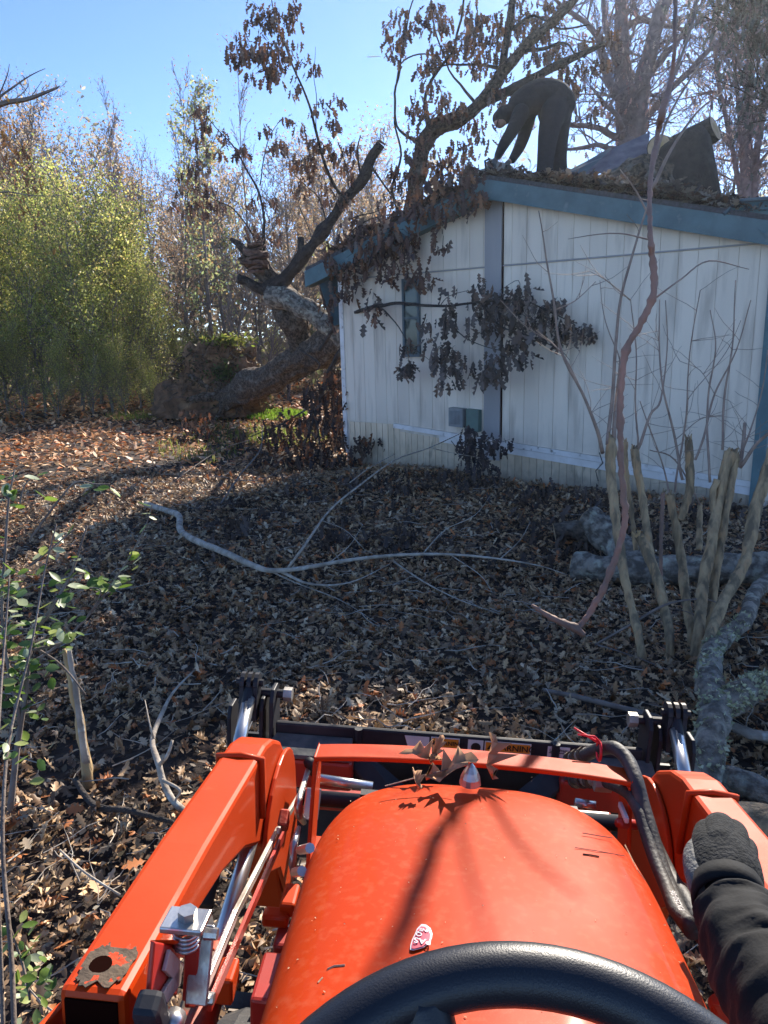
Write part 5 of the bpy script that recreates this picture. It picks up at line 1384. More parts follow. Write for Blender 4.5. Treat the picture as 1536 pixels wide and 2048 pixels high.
# ------------------------------------------------------------------ left foreground plants
def privet(name, label, stems, leaves, seed, size=.04, m_leaf='leaf_green'):
    root = empty(name, P(*stems[0][0][:3]), label, 'shrub')
    m = MB(); paths = []
    for px in stems:
        ps, rs = ptube(m, px, 6, 6, wob=.008); paths.append((ps, rs))
    adopt(m.build('stems', M['greybark'], smooth=True), root)
    r = random.Random(seed); protos = []
    cols = [(.13, .22, .035), (.08, .15, .03), (.22, .32, .05), (.34, .40, .12), (.12, .19, .07), (.42, .48, .30)]
    for ci, c in enumerate(cols):
        k = 12; ol = [(math.sin(math.pi * i / 6) ** .8 * .28 * (1 if i < 6 else 1), i / 6) for i in range(7)]
        V = [(0, y, .0 + .12 * (y - .3) ** 2) for y in (0, .33, .66, 1.0)] + [(.18, .17, .05), (.28, .42, .07), (.24, .68, .08), (.12, .88, .08)] + [(-.18, .17, .05), (-.28, .42, .07), (-.24, .68, .08), (-.12, .88, .08)]
        F = [(0, 4, 1), (4, 5, 1), (1, 5, 2), (5, 6, 2), (2, 6, 7), (2, 7, 3), (0, 1, 8), (8, 1, 9), (1, 2, 9), (9, 2, 10), (2, 11, 10), (2, 3, 11)]
        me = tri_mesh('leaf', np.array(V, float), np.array(F), np.tile(np.array(c), (12, 1))); me.materials.append(M[m_leaf]); me.polygons.foreach_set('use_smooth', [True] * len(me.polygons)); protos.append(me)

    def addleaf(p, s):
        o = bpy.data.objects.new('leaf', r.choice(protos)); scene.collection.objects.link(o)
        o.parent = root; o.matrix_parent_inverse = Matrix.Translation(-Vector(root.location))
        o.location = p; o.scale = (s, s, s); o.rotation_euler = (r.uniform(-.7, .9), r.uniform(-.9, .9), r.uniform(0, 6.283))
    for spec_ in leaves:
        if spec_[0] == 'along':
            _, idx, n, t0, t1 = spec_; ps, rs = paths[idx]
            for _k in range(n):
                t = t0 + (t1 - t0) * r.random(); i = int(t * (len(ps) - 1)); addleaf(ps[i] + Vector((r.uniform(-.01, .01), r.uniform(-.01, .01), r.uniform(-.01, .01))), size * r.uniform(.7, 1.3))
        else:
            u, v, d, rp, n = spec_
            for _k in range(n):
                a = r.random() * 6.283; q = math.sqrt(r.random()) * rp
                addleaf(P(u + q * math.cos(a), v + q * math.sin(a), d + r.uniform(-.1, .1)), size * r.uniform(.7, 1.3))
    return root


privet('privet_shrub', 'leafy privet sapling with a cluster of pale green leaves at the left edge', [
    [(20, 1620, 2.75, .012), (40, 1450, 2.75, .010), (62, 1290, 2.75, .008), (95, 1230, 2.75, .007), (140, 1150, 2.75, .005), (175, 1050, 2.75, .003)],
    [(40, 1450, 2.75, .008), (10, 1300, 2.7, .006), (5, 1150, 2.7, .005), (15, 1020, 2.7, .004), (30, 940, 2.7, .003)],
    [(60, 1300, 2.75, .006), (110, 1290, 2.75, .005), (150, 1280, 2.75, .003)],
    [(62, 1290, 2.75, .006), (120, 1330, 2.8, .004), (170, 1390, 2.8, .003)]],
    [(35, 1290, 2.7, 60, 40), (20, 1200, 2.7, 40, 18), (90, 1310, 2.7, 50, 26), (30, 1370, 2.7, 40, 14), (130, 1260, 2.75, 40, 14), (10, 1160, 2.7, 30, 10), (60, 1420, 2.7, 50, 10), (70, 1520, 2.7, 50, 6), ('along', 0, 14, .5, 1), ('along', 1, 12, .3, 1)], 1, .050)
privet('vine_shoot', 'thin shoot with scattered pale leaves arching over the shaded leaf litter', [
    [(55, 1330, 3.1, .006), (120, 1290, 3.1, .006), (180, 1225, 3.15, .005), (225, 1165, 3.2, .005), (262, 1110, 3.2, .004), (290, 1050, 3.2, .003), (302, 1008, 3.2, .002)],
    [(180, 1225, 3.15, .004), (200, 1180, 3.1, .003), (150, 1180, 3.1, .003), (100, 1200, 3.1, .002)],
    [(60, 1130, 3.1, .005), (100, 1100, 3.1, .004), (150, 1060, 3.1, .003)]],
    [('along', 0, 10, .3, 1), ('along', 1, 6, .2, 1), (110, 1195, 3.1, 34, 9), (180, 1150, 3.1, 30, 7), (262, 1137, 3.2, 10, 3), (240, 1165, 3.2, 14, 5), (225, 1180, 3.2, 10, 4), (65, 1140, 3.1, 20, 3), ('along', 2, 5, .2, 1)], 3, .055)
privet('vine_shoot', 'shoot with yellow-green leaves in front of the sunlit far leaves', [
    [(60, 1080, 3.3, .006), (110, 1010, 3.3, .005), (150, 965, 3.3, .004), (190, 968, 3.3, .003), (220, 968, 3.3, .002)],
    [(40, 1010, 3.3, .004), (50, 970, 3.3, .003), (75, 950, 3.3, .002)]],
    [(180, 978, 3.3, 8, 4), (222, 970, 3.3, 6, 2), (75, 952, 3.3, 10, 2), (95, 1003, 3.3, 8, 2), (20, 965, 3.3, 18, 4), (120, 1085, 3.3, 8, 2), (30, 1000, 3.3, 26, 4)], 4, .055)
privet('privet_shrub', 'tall thin cane with glossy dark green leaves at the lower left corner', [
    [(28, 2090, 1.6, .006), (22, 1900, 1.7, .0055), (8, 1700, 1.8, .005), (10, 1550, 1.9, .0045), (25, 1450, 2.0, .004), (60, 1300, 2.1, .003), (85, 1150, 2.2, .0025), (110, 1050, 2.2, .002)],
    [(5, 2090, 1.6, .005), (0, 1800, 1.7, .004), (-5, 1500, 1.8, .004), (8, 1300, 2.0, .003), (20, 1150, 2.1, .002)],
    [(60, 2000, 1.7, .003), (45, 1930, 1.75, .003), (20, 1850, 1.75, .002)]],
    [(70, 1975, 1.75, 40, 18), (50, 1900, 1.75, 30, 11), (75, 2030, 1.75, 34, 9), (25, 1860, 1.75, 22, 6), (15, 1490, 1.9, 16, 4), (70, 1950, 1.9, 50, 10), ('along', 0, 6, .4, .9)], 2, .030)


def build_cut_stub():
    root = empty('broken_stump', G(175, 1572), 'pale splintered stump of twin thin stems rising from the leaves on the left', 'stump')
    d = D(G(175, 1572))
    m = MB(); ptube(m, [(178, 1575, d, .030), (168, 1500, d, .022), (155, 1420, d - .02, .019), (140, 1350, d - .03, .017), (128, 1298, d - .03, .012)], 9, 6, jit=.25); adopt(m.build('stem', M['splinter'], smooth=True), root)
    m = MB(); ptube(m, [(172, 1530, d, .018), (160, 1440, d - .04, .014), (150, 1370, d - .04, .013), (142, 1330, d - .05, .012), (138, 1296, d - .05, .009)], 8, 6, jit=.2); adopt(m.build('stem', M['palebark'], smooth=True), root)


build_cut_stub()

# clumps standing near the wall: small upright twigs with dead leaves
def build_wall_twigs():
    stems = [([(945, 960, 9.6), (940, 900, 9.6), (935, 870, 9.6), (990, 880, 9.5)], .012, .003), ([(960, 880, 9.5), (1000, 885, 9.4), (1020, 880, 9.4)], .005, .002)]
    spots = [(935, 885, 9.5, 20, 8), (960, 880, 9.5, 18, 7), (985, 885, 9.4, 14, 5), (930, 910, 9.5, 10, 4), (965, 930, 9.4, 18, 7), (985, 940, 9.4, 10, 3), (1012, 886, 9.4, 7, 2), (945, 860, 9.6, 7, 2)]
    mb, lb = spray(stems, spots, 5, .12, .055, [(.075, .06, .06), (.05, .045, .05), (.10, .08, .08)])
    root = empty('dead_sapling', G(945, 965), 'small dead sapling with curled leaves below the meter boxes', 'sapling')
    adopt(mb.build('twigs', M['greybark'], kind='stuff'), root); adopt(link('crown', leaf_mesh('crown', lb), M['leaf_dry']), root)
    spots = []; r = random.Random(6)
    for (u0, u1, v0, v1, n) in ((700, 1000, 945, 985, 34), (1000, 1210, 975, 1020, 22), (760, 1240, 990, 1120, 40), (1380, 1536, 1010, 1060, 12), (420, 760, 950, 1120, 44), (1150, 1330, 1010, 1100, 14)):
        for _ in range(n):
            u, v = r.uniform(u0, u1), r.uniform(v0, v1); g = G(u, v, .05); spots.append((u, v, D(g), 9, 3))
    mb, lb = spray([], spots, 5, .12, .07, [(.11, .085, .075), (.07, .055, .05), (.15, .11, .09), (.09, .06, .045)])
    o = link('leafy_slash', leaf_mesh('leafy_slash', lb), M['leaf_dry'], kind='stuff', label='heaps of crushed dead leaf bunches over the shaded yard')


build_wall_twigs()


# ------------------------------------------------------------------ tractor
def build_tractor():
    root = bpy.data.objects.new('tractor', None); scene.collection.objects.link(root); root.matrix_world = TMAT
    tag(root, 'orange compact tractor with front loader seen from its driving seat', 'tractor')

    def Bd(mb, name, m_, parent=None, smooth=False, bevel=0.0, auto=False, label=None):
        o = mb.build(name, M[m_] if isinstance(m_, str) else m_, parent or root, smooth, label=label)
        if bevel:
            b = o.modifiers.new('bevel', 'BEVEL'); b.width = bevel; b.segments = 2; b.limit_method = 'ANGLE'; b.angle_limit = R_(35)
        return o

    # --- hood
    def ztop(Y): return -.705 - .105 * (Y - .6)
    W_, Y0, B_, NEXP, YR = .281, .93, .405, 3.2, .40
    drops = [(0, 0), (.06, .0001), (.12, .0004), (.2, .0012), (.3, .0027), (.4, .0048), (.5, .0076), (.6, .0112), (.7, .0165), (.78, .023), (.86, .034), (.93, .052), (.975, .072), (.995, .10), (1.0, .135), (1.0, .22), (.985, .33), (.97, .40)]

    def hood_pt(k, a):
        t, dr = drops[k]
        # a in [0,1]: left rear -> left front -> round the nose -> right rear
        if a < .3: q = a / .3; x = -W_ * t; Y = YR + (Y0 - YR) * q
        elif a > .7: q = (1 - a) / .3; x = W_ * t; Y = YR + (Y0 - YR) * q
        else:
            th = math.pi * (1 - (a - .3) / .4); c, s = math.cos(th), math.sin(th)
            x = W_ * t * math.copysign(abs(c) ** (2 / NEXP), c); Y = Y0 + B_ * max(t, .02) * abs(s) ** (2 / NEXP)
        return L(x, Y, ztop(Y) - dr)
    na = 90; V = []; F = []
    for k in range(len(drops)):
        for i in range(na + 1): V.append(hood_pt(k, i / na))
    for k in range(len(drops) - 1):
        for i in range(na): F.append((k * (na + 1) + i, k * (na + 1) + i + 1, (k + 1) * (na + 1) + i + 1, (k + 1) * (na + 1) + i))
    m = MB(); m.add(V, F); hood = Bd(m, 'hood', 'orange_hood', smooth=True)
    import bmesh
    bm_h = bmesh.new(); bm_h.from_mesh(hood.data); bmesh.ops.remove_doubles(bm_h, verts=bm_h.verts, dist=.0004); bm_h.to_mesh(hood.data); bm_h.free()
    hood.data.polygons.foreach_set('use_smooth', [True] * len(hood.data.polygons))
    # shut line strips along the shoulders
    for a0, a1 in ((0.0, .36), (.64, 1.0)):
        m = MB(); pts = []
        for i in range(24):
            p = hood_pt(14, a0 + (a1 - a0) * i / 23); p.x *= 1.004; pts.append(p)
        m.tube(pts, .0035, 6); Bd(m, 'hood_seam', 'mud', hood)

    def hoodz(x, Y):
        t = min(1, abs(x) / W_); 
        for (t0, d0), (t1, d1) in zip(drops, drops[1:]):
            if t0 <= t <= t1 and t1 > t0: return ztop(Y) - (d0 + (d1 - d0) * (t - t0) / (t1 - t0))
        return ztop(Y)

    def on_hood(u, v, dz=.003):
        Z = ztop(.9)
        for _ in range(6):
            p = TZ(u, v, Z); Z = hoodz(p.x, p.y) + dz
        return TZ(u, v, Z)
    # torn inspection sticker
    ol = [(843, 1849), (852, 1850), (861, 1857), (865, 1868), (864, 1877), (858, 1887), (848, 1895), (838, 1898), (827, 1901), (820, 1900), (821, 1890), (824, 1880), (829, 1870), (834, 1858)]
    m = MB(); m.prism([on_hood(*p, .002) for p in ol], (0, 0, .0008)); st = Bd(m, 'sticker', 'decal_white', hood, label='torn pink and white inspection sticker')
    cxs, cys = 843, 1876
    m = MB(); m.prism([on_hood(cxs + (p[0] - cxs) * .84 - 1.0, cys + (p[1] - cys) * .86 + .5, .0035) for p in ol], (0, 0, .0006)); Bd(m, 'sticker_print', 'sticker_pink', hood)

    def text(body, size, mtx, m_, name='lettering', parent=None):
        cu = bpy.data.curves.new(name, 'FONT'); cu.body = body; cu.size = size; cu.align_x = 'CENTER'; cu.align_y = 'CENTER'; cu.extrude = .0003; cu.offset = size * .012
        o = bpy.data.objects.new(name, cu); scene.collection.objects.link(o)
        dg = bpy.context.evaluated_depsgraph_get(); me_ = bpy.data.meshes.new_from_object(o.evaluated_get(dg)); bpy.data.objects.remove(o); me_.materials.clear(); me_.materials.append(M[m_])
        o = bpy.data.objects.new(name, me_); scene.collection.objects.link(o); o.parent = parent or root
        o.matrix_local = mtx; return o
    tl = R_(-6)

    def hood_text(body, size, u, v):
        p = on_hood(u, v, .0052); mt = Matrix.Translation(p) @ Matrix.Rotation(tl, 4, 'X') @ Matrix.Rotation(math.pi * .97, 4, 'Z'); text(body, size, mt, 'decal_white', parent=hood)
    hood_text('PAS', .0135, 845, 1882); hood_text('Q', .010, 838, 1868); hood_text('INS', .008, 848, 1860)
    m = MB(); r11 = random.Random(14)
    for _ in range(150):
        x = r11.uniform(-.26, .26); y = r11.uniform(.55, 1.3)
        if (abs(x) / .28) ** 2.7 + (max(0, y - .93) / .40) ** 2.7 > .8: continue
        z = hoodz(x, y); s_ = r11.uniform(.0006, .0022); a = r11.uniform(0, 6.28); c_, d_ = math.cos(a) * s_, math.sin(a) * s_
        m.add([L(x + c_, y + d_, z + .0012), L(x - d_ * .5, y + c_ * .5, z + .002), L(x - c_, y - d_, z + .0012), L(x + d_ * .5, y - c_ * .5, z + .0016)], [(0, 1, 2, 3)])
    Bd(m, 'dirt_specks', 'cutwood', hood)['kind'] = 'stuff'
    for (pts_, r_) in (([(1165, 1666), (1200, 1672), (1225, 1676)], .0009), ([(1150, 1695), (1195, 1702), (1250, 1712)], .0007), ([(1166, 1708), (1182, 1710), (1198, 1713)], .0012), ([(655, 1938), (668, 1932), (690, 1930)], .0014), ([(636, 1965), (645, 1955)], .0010), ([(1172, 1905), (1190, 1920), (1196, 1935)], .0013), ([(1250, 1690), (1275, 1740), (1290, 1760)], .0009)):
        m = MB(); m.tube([on_hood(u, v, .0006) for u, v in pts_], r_, 4); Bd(m, 'scratch', 'mud' if r_ == .0012 else 'cutwood', hood)
    # hood badge
    m = MB(); c = on_hood(940, 1566, 0); c = Vector((c.x, c.y, c.z))
    prof = [(.020, 0), (.018, .012), (.013, .024), (.007, .034), (.002, .040)]
    for (r0, z0), (r1, z1) in zip(prof, prof[1:]): m.tube([c + Vector((0, 0, z0)), c + Vector((0, 0, z1))], [r0, r1], 14)
    Bd(m, 'hood_badge', 'steel', hood)
    # grey nose lip of the hood
    for a0, a1 in ((.40, .47), (.53, .60)):
        m = MB(); m.tube([hood_pt(13, a0 + (a1 - a0) * i / 10) + Vector((0, .004, 0)) for i in range(11)], .010, 8); Bd(m, 'nose_lip', 'dullsteel', hood, smooth=True)

    # --- chassis
    m = MB(); m.box(L(0, .85, -1.22), (.30, 1.0, .22)); m.box(L(0, 1.30, -1.12), (.36, .10, .26)); Bd(m, 'chassis', 'black', bevel=.01)
    m = MB(); m.box(L(0, .78, -1.02), (.46, .74, .16)); Bd(m, 'engine_block', 'grey_paint', bevel=.01)
    m = MB(); m.box(L(0, 1.05, -1.42), (.86, .14, .14)); Bd(m, 'front_axle', 'red_dark', bevel=.01)
    for sx in (-1, 1):
        m = MB(); m.box(L(sx * .26, .95, -1.08), (.03, .42, .22)); m.box(L(sx * .30, 1.02, -1.2), (.10, .10, .36)); m.box(L(sx * .27, 1.16, -1.05), (.05, .12, .20)); Bd(m, 'side_frame', 'red_dark', bevel=.006)
        t = MB(); cc = L(sx * .40, 1.05, -1.58); n_ = 30
        for (r0, r1, x0, x1) in ((.30, .30, -.08, .08),):
            prof = [(-.085, .20), (-.09, .26), (-.07, .30), (-.03, .315), (.03, .315), (.07, .30), (.09, .26), (.085, .20)]
            ring = []
            for i in range(n_):
                a = i / n_ * 6.283
                for (xx, rr) in prof: ring.append(cc + Vector((xx, math.cos(a) * rr, math.sin(a) * rr)))
            k = len(prof); fs = []
            for i in range(n_):
                i2 = (i + 1) % n_
                for j in range(k): j2 = (j + 1) % k; fs.append((i * k + j, i * k + j2, i2 * k + j2, i2 * k + j))
            t.add(ring, fs)
        for i in range(18):
            a = i / 18 * 6.283; q = cc + Vector((.04 * (1 if i % 2 else -1), math.cos(a) * .325, math.sin(a) * .325))
            t.box(q, (.08, .03, .03), Matrix.Rotation(a, 3, 'X'))
        wh = Bd(t, 'front_wheel', 'rubber', smooth=False)
        m = MB(); m.tube([cc + Vector((-.05, 0, 0)), cc + Vector((.05, 0, 0))], [.19, .19], 20); Bd(m, 'rim', 'orange', wh)

    # --- loader arms
    prof = [(.690, -.738), (1.0, -.772), (1.31, -.818), (1.40, -.830), (1.47, -.855), (1.55, -.905), (1.62, -.985), (1.67, -1.09), (1.70, -1.22), (1.71, -1.40), (1.60, -1.40), (1.54, -1.24), (1.45, -1.12), (1.35, -1.03), (1.22, -.945), (1.08, -.885), (.93, -.845), (.78, -.82), (.690, -.815)]
    for sx in (-1, 1):
        xo, xi = sx * .503, sx * .423
        m = MB(); m.prism([L(xo, y, z) for y, z in (prof if sx > 0 else prof)], (xi - xo, 0, 0)); arm = Bd(m, 'loader_arm', 'orange', bevel=.009)
        # knee side plate standing proud on the inside with rounded top
        pl = []
        for i in range(13):
            a = math.pi * (1.02 - i / 12 * .95); pl.append((1.51 + .165 * math.cos(a), -1.075 + .150 * math.sin(a)))
        pl += [(1.70, -1.16), (1.72, -1.36), (1.60, -1.36), (1.50, -1.20), (1.38, -1.12)]
        m = MB(); m.prism([L(sx * .421, y, z) for y, z in pl], (-sx * .010, 0, 0)); Bd(m, 'knee_plate', 'orange', arm, bevel=.003)
        m = MB(); m.tube([L(sx * .506, 1.335, -.90), L(sx * .506, 1.335, -.822), L(sx * .46, 1.335, -.817), L(sx * .418, 1.335, -.822), L(sx * .418, 1.345, -.96)], .007, 8); Bd(m, 'weld_bead', 'orange', arm, smooth=True)
        # rear end: tube mouth and pin hole shade as dark pieces, mud patch
        m = MB(); m.box(L(sx * .463, .690, -.776), (.062, .006, .056)); Bd(m, 'painted_tube_mouth', 'void', arm)
        m = MB(); r12 = random.Random(5); ol_ = []
        for a_ in range(44):
            an_ = a_ / 44 * 6.283; x_ = .463 + .030 * math.copysign(abs(math.cos(an_)) ** .6, math.cos(an_)) * (1 + .10 * r12.uniform(-1, .3)); y = .733 + .034 * math.copysign(abs(math.sin(an_)) ** .6, math.sin(an_)) * (1 + .22 * r12.uniform(-1, .8))
            ol_.append(L(sx * x_, y, -.7365 - (y - .690) * .109))
        m.prism(ol_, (0, 0, .0012)); Bd(m, 'mud_patch', 'mud_edge', arm)
        m = MB(); m.tube([L(sx * .470, .730, -.742), L(sx * .470, .730, -.7383)], [.013, .013], 16); Bd(m, 'painted_pin_hole', 'void', arm)
        # upright plates
        for xx, dy in ((.516, 0), (.408, .0)):
            m = MB(); m.prism([L(sx * xx, y, z) for y, z in ((.73, -.80), (.76, -.86), (.70, -1.0), (.62, -1.35), (.36, -1.35), (.42, -.95), (.47, -.82), (.55, -.775), (.65, -.77))], (sx * .010, 0, 0)); Bd(m, 'pivot_plate', 'orange', bevel=.003)
        m = MB(); m.tube([L(sx * .40, .66, -.80), L(sx * .395, .66, -.80)], [.035, .035], 18); Bd(m, 'pivot_washer', 'mud', smooth=False)
        m = MB(); m.tube([L(sx * .54, .66, -.80), L(sx * .39, .66, -.80)], [.016, .016], 14); Bd(m, 'pivot_pin', 'dullsteel')
        # lift cylinder under the arm
        m = MB(); m.cyl(L(sx * .455, .62, -1.22), L(sx * .44, 1.10, -1.06), .034, 16); Bd(m, 'lift_cylinder', 'orange_dirty', smooth=True)
        m = MB(); m.cyl(L(sx * .44, 1.10, -1.06), L(sx * .44, 1.42, -.99), .016, 12); Bd(m, 'cylinder_rod', 'chrome', smooth=True)
        m = MB(); m.box(L(sx * .40, 1.02, -1.04), (.03, .05, .05)); Bd(m, 'cylinder_gland', 'orange', bevel=.005)
        # bucket cylinder: barrel, chrome rod, clevis
        m = MB(); m.cyl(L(sx * .60, 1.48, -1.30), L(sx * .60, 1.78, -1.14), .034, 14); Bd(m, 'tilt_cylinder', 'black', smooth=True)
        m = MB(); m.cyl(L(sx * .60, 1.76, -1.15), L(sx * .605, 1.965, -1.02), .019, 14); Bd(m, 'tilt_rod', 'chrome', smooth=True)
        for xx in (-.020, .0, .020):
            m = MB(); c = L(sx * .608 + xx, 2.0, -.985)
            m.prism([c + Vector((-.006, .030 * math.cos(a), .030 * math.sin(a))) for a in [i / 14 * 6.283 for i in range(14)]], (.012, 0, 0))
            if xx: m.prism([c + Vector((-.006, dy, dz)) for dy, dz in ((.028, 0), (-.028, 0), (-.045, -.10), (.01, -.11))], (.012, 0, 0))
            Bd(m, 'clevis_plate', 'black')
        m = MB(); m.tube([L(sx * .57, 2.0, -.985), L(sx * .65, 2.0, -.985)], [.010, .010], 12); Bd(m, 'clevis_pin', 'black')
        m = MB(); m.tube([L(sx * .605, 1.925, -1.048), L(sx * .608, 1.985, -.995)], [.017, .015], 14); Bd(m, 'rod_end', 'black')
        m = MB(); m.cyl(L(sx * .60, 2.03, -1.03), L(sx * .50, 2.03, -1.03), .013, 12); Bd(m, 'cross_pin', 'black')
        m = MB(); m.cyl(L(sx * .515, 2.03, -1.03), L(sx * .49, 2.03, -1.03), .021, 6); Bd(m, 'pin_nut', 'dullsteel')
        for xx, z0 in ((.535, -1.00), (.565, -1.03), (.66, -1.06)):
            m = MB(); m.prism([L(sx * xx, y, z) for y, z in ((1.97, -1.40), (1.97, z0 - .03), (1.99, z0), (2.04, z0), (2.07, z0 - .04), (2.07, -1.40))], (sx * .012, 0, 0)); Bd(m, 'upright_plate', 'black', bevel=.003)
    # --- black attachment: beam, back plate, ledges, diagonal plates
    m = MB(); m.prism([L(-.53, y, z) for y, z in ((1.985, -1.102), (1.999, -1.098), (2.02, -1.20), (1.985, -1.178))], (1.06, 0, 0)); beam = Bd(m, 'attachment_beam', 'black', bevel=.004)
    m = MB(); m.box(L(0, 2.075, -1.40), (1.28, .012, .42)); Bd(m, 'back_plate', 'black')
    for x0, x1 in ((-.555, -.30), (.30, .555)):
        m = MB(); m.prism([L(x0, 1.90, -1.150), L(x1, 1.90, -1.150), L(x1, 1.98, -1.128), L(x0 + .03, 1.98, -1.128)], (0, 0, -.012)); Bd(m, 'ledge_plate', 'grey_paint', bevel=.002)
        m = MB(); m.box(L((x0 + x1) / 2 - .0, 1.92, -1.21), (x1 - x0 + .02, .04, .09)); Bd(m, 'torque_tube', 'red_dark', bevel=.01)
    m = MB(); m.box(L(0, 1.93, -1.30), (.9, .05, .05)); Bd(m, 'torque_tube', 'red_dark', bevel=.01)
    m = MB(); m.prism([L(-.35, 1.96, -1.16), L(-.28, 1.96, -1.14), L(.02, 1.80, -1.28), L(-.03, 1.74, -1.31)], (0, 0, -.014)); Bd(m, 'diagonal_plate', 'black', bevel=.002)
    m = MB(); m.prism([L(.35, 1.96, -1.16), L(.28, 1.96, -1.14), L(.05, 1.80, -1.26), L(.10, 1.74, -1.29)], (0, 0, -.014)); Bd(m, 'diagonal_plate', 'black', bevel=.002)
    m = MB(); m.cyl(L(-.42, 1.72, -1.16), L(.42, 1.72, -1.16), .020, 12); Bd(m, 'cross_tube', 'black', smooth=True)
    m = MB(); m.cyl(L(-.285, 1.985, -1.10), L(-.285, 1.985, -1.18), .012, 8); Bd(m, 'beam_joint', 'black')
    m = MB(); m.cyl(L(.285, 1.985, -1.10), L(.285, 1.985, -1.18), .012, 8); Bd(m, 'beam_joint', 'black')
    # decals on the rear face of the beam
    YB = 1.9835

    def decal(u0, v0, u1, v1, m_, name='warning_label', dy=0.0):
        a, b = TY(u0, v0, YB), TY(u1, v1, YB); x0, x1 = a.x, b.x; z1, z0 = a.z, b.z
        m = MB(); m.prism([(x0, YB - dy, z0), (x1, YB - dy, z0), (x1, YB - dy, z1), (x0, YB - dy, z1)], (0, .001, 0)); return Bd(m, name, m_, beam), (x0 + x1) / 2, (z0 + z1) / 2
    FACE = Matrix.Rotation(math.pi / 2, 4, 'X')

    def btext(body, size, x, z, m_, dy=.004): text(body, size, Matrix.Translation((x, YB - dy, z)) @ FACE, m_, parent=beam)

    def tri(x, z, s, dy=.004):
        m = MB(); m.prism([(x - s, YB - dy, z - s * .8), (x + s, YB - dy, z - s * .8), (x, YB - dy, z + s * .9)], (0, .0008, 0)); Bd(m, 'warning_triangle', 'decal_black', beam)
    ZT = 1.9 - 1.107
    for (xa, xb) in ((-.073, .010), (.082, .215)):
        m = MB(); m.prism([(xa, YB, ZT - .062), (xb, YB, ZT - .062), (xb, YB, ZT), (xa, YB, ZT)], (0, .001, 0)); Bd(m, 'warning_label', 'decal_white', beam)
        m = MB(); m.prism([(xa + .003, YB - .002, ZT - .030), (xb - .003, YB - .002, ZT - .030), (xb - .003, YB - .002, ZT - .003), (xa + .003, YB - .002, ZT - .003)], (0, .001, 0)); Bd(m, 'label_header', 'decal_orange', beam)
        cx_ = (xa + xb) / 2; s_ = (xb - xa)
        btext('WARNING', .018 if s_ < .1 else .026, cx_ + s_ * .11, ZT - .0165, 'decal_black'); tri(xa + s_ * .12, ZT - .0165, .007 if s_ < .1 else .009)
        for k in range(4):
            m = MB(); zz = ZT - .036 - k * .0055; m.prism([(xa + .008, YB - .002, zz), (xb - .010 - .008 * (k % 2), YB - .002, zz), (xb - .010 - .008 * (k % 2), YB - .002, zz + .002), (xa + .008, YB - .002, zz + .002)], (0, .001, 0)); Bd(m, 'label_line', 'decal_black', beam)
    m = MB(); m.prism([(.034, YB, ZT - .062), (.078, YB, ZT - .062), (.078, YB, ZT), (.034, YB, ZT)], (0, .001, 0)); Bd(m, 'pictogram_label', 'decal_white', beam)
    m = MB(); m.tube([Vector((.057, YB - .001, ZT - .022)), Vector((.057, YB - .002, ZT - .022))], [.014, .014], 18); Bd(m, 'pictogram', 'decal_black', beam)
    m = MB(); m.prism([(-.135, YB, ZT - .05), (-.078, YB, ZT - .05), (-.078, YB, ZT - .002), (-.15, YB, ZT - .002)], (0, .001, 0)); Bd(m, 'torn_label', 'decal_white', beam)
    xa, xb = .262, .325; zt = ZT - .002
    m = MB(); m.prism([(xa, YB, zt - .062), (xb, YB, zt - .062), (xb, YB, zt), (xa, YB, zt)], (0, .001, 0)); Bd(m, 'maker_label', 'decal_white', beam)
    btext('Land Pride', .0125, (xa + xb) / 2, zt - .010, 'decal_black')
    m = MB(); m.prism([(xa + .004, YB - .002, zt - .020), (xb - .004, YB - .002, zt - .020), (xb - .004, YB - .002, zt - .018), (xa + .004, YB - .002, zt - .018)], (0, .001, 0)); Bd(m, 'label_line', 'decal_black', beam)

    # --- grille guard hoop
    xs = [-.325, -.30, -.15, 0, .15, .29, .315]; V = []; F = []
    def arc_y(x): return 1.425 - .10 * (x / .32) ** 2 * .2
    for i in range(25):
        x = -.315 + .63 * i / 24; y = arc_y(x); z = -.816 - .003 * (x / .3) ** 4
        V += [L(x, y - .052, z - .001), L(x, y + .006, z - .004), L(x, y + .006, z - .012), L(x, y - .052, z - .012)]
    for i in range(24):
        for j in range(4): j2 = (j + 1) % 4; F.append((i * 4 + j, i * 4 + j2, i * 4 + 4 + j2, i * 4 + 4 + j))
    F += [(0, 1, 2, 3), (99, 98, 97, 96)]
    m = MB(); m.add(V, F); Bd(m, 'grille_guard_bar', 'orange', bevel=.003)
    for sx in (-1, 1):
        m = MB(); m.prism([L(sx * .318, y, z) for y, z in ((1.355, -.832), (1.41, -.832), (1.42, -.88), (1.36, -1.06), (1.28, -1.06))], (-sx * .008, 0, 0)); Bd(m, 'grille_guard_leg', 'orange', bevel=.002)
        m = MB(); m.box(L(sx * .29, 1.34, -1.04), (.06, .10, .03)); Bd(m, 'guard_foot', 'orange', bevel=.004)
    # radiator screen and small things in the nose gap
    m = MB(); m.box(L(0, 1.37, -1.02), (.44, .02, .24)); Bd(m, 'radiator_grille', 'black')
    # --- level indicator linkage, left
    X = -.375
    m = MB(); m.bar(TX(620, 1528, X), TX(600, 1592, X), .016, .010, (1, 0, 0)); m.bar(TX(598, 1592, X), TX(556, 1662, X), .014, .008, (1, 0, 0)); Bd(m, 'link_rod', 'dullsteel', bevel=.002)
    a, b, c = TX(556, 1660, -.385), TX(470, 1828, -.385), TX(405, 1985, -.385)
    m = MB(); m.bar(a, b, .008, .014, (0, 0, 1)); Bd(m, 'level_rod', 'dullsteel', bevel=.001)
    m = MB(); m.bar(b, c, .008, .018, (0, 0, 1)); Bd(m, 'level_rod', 'steel', bevel=.001)
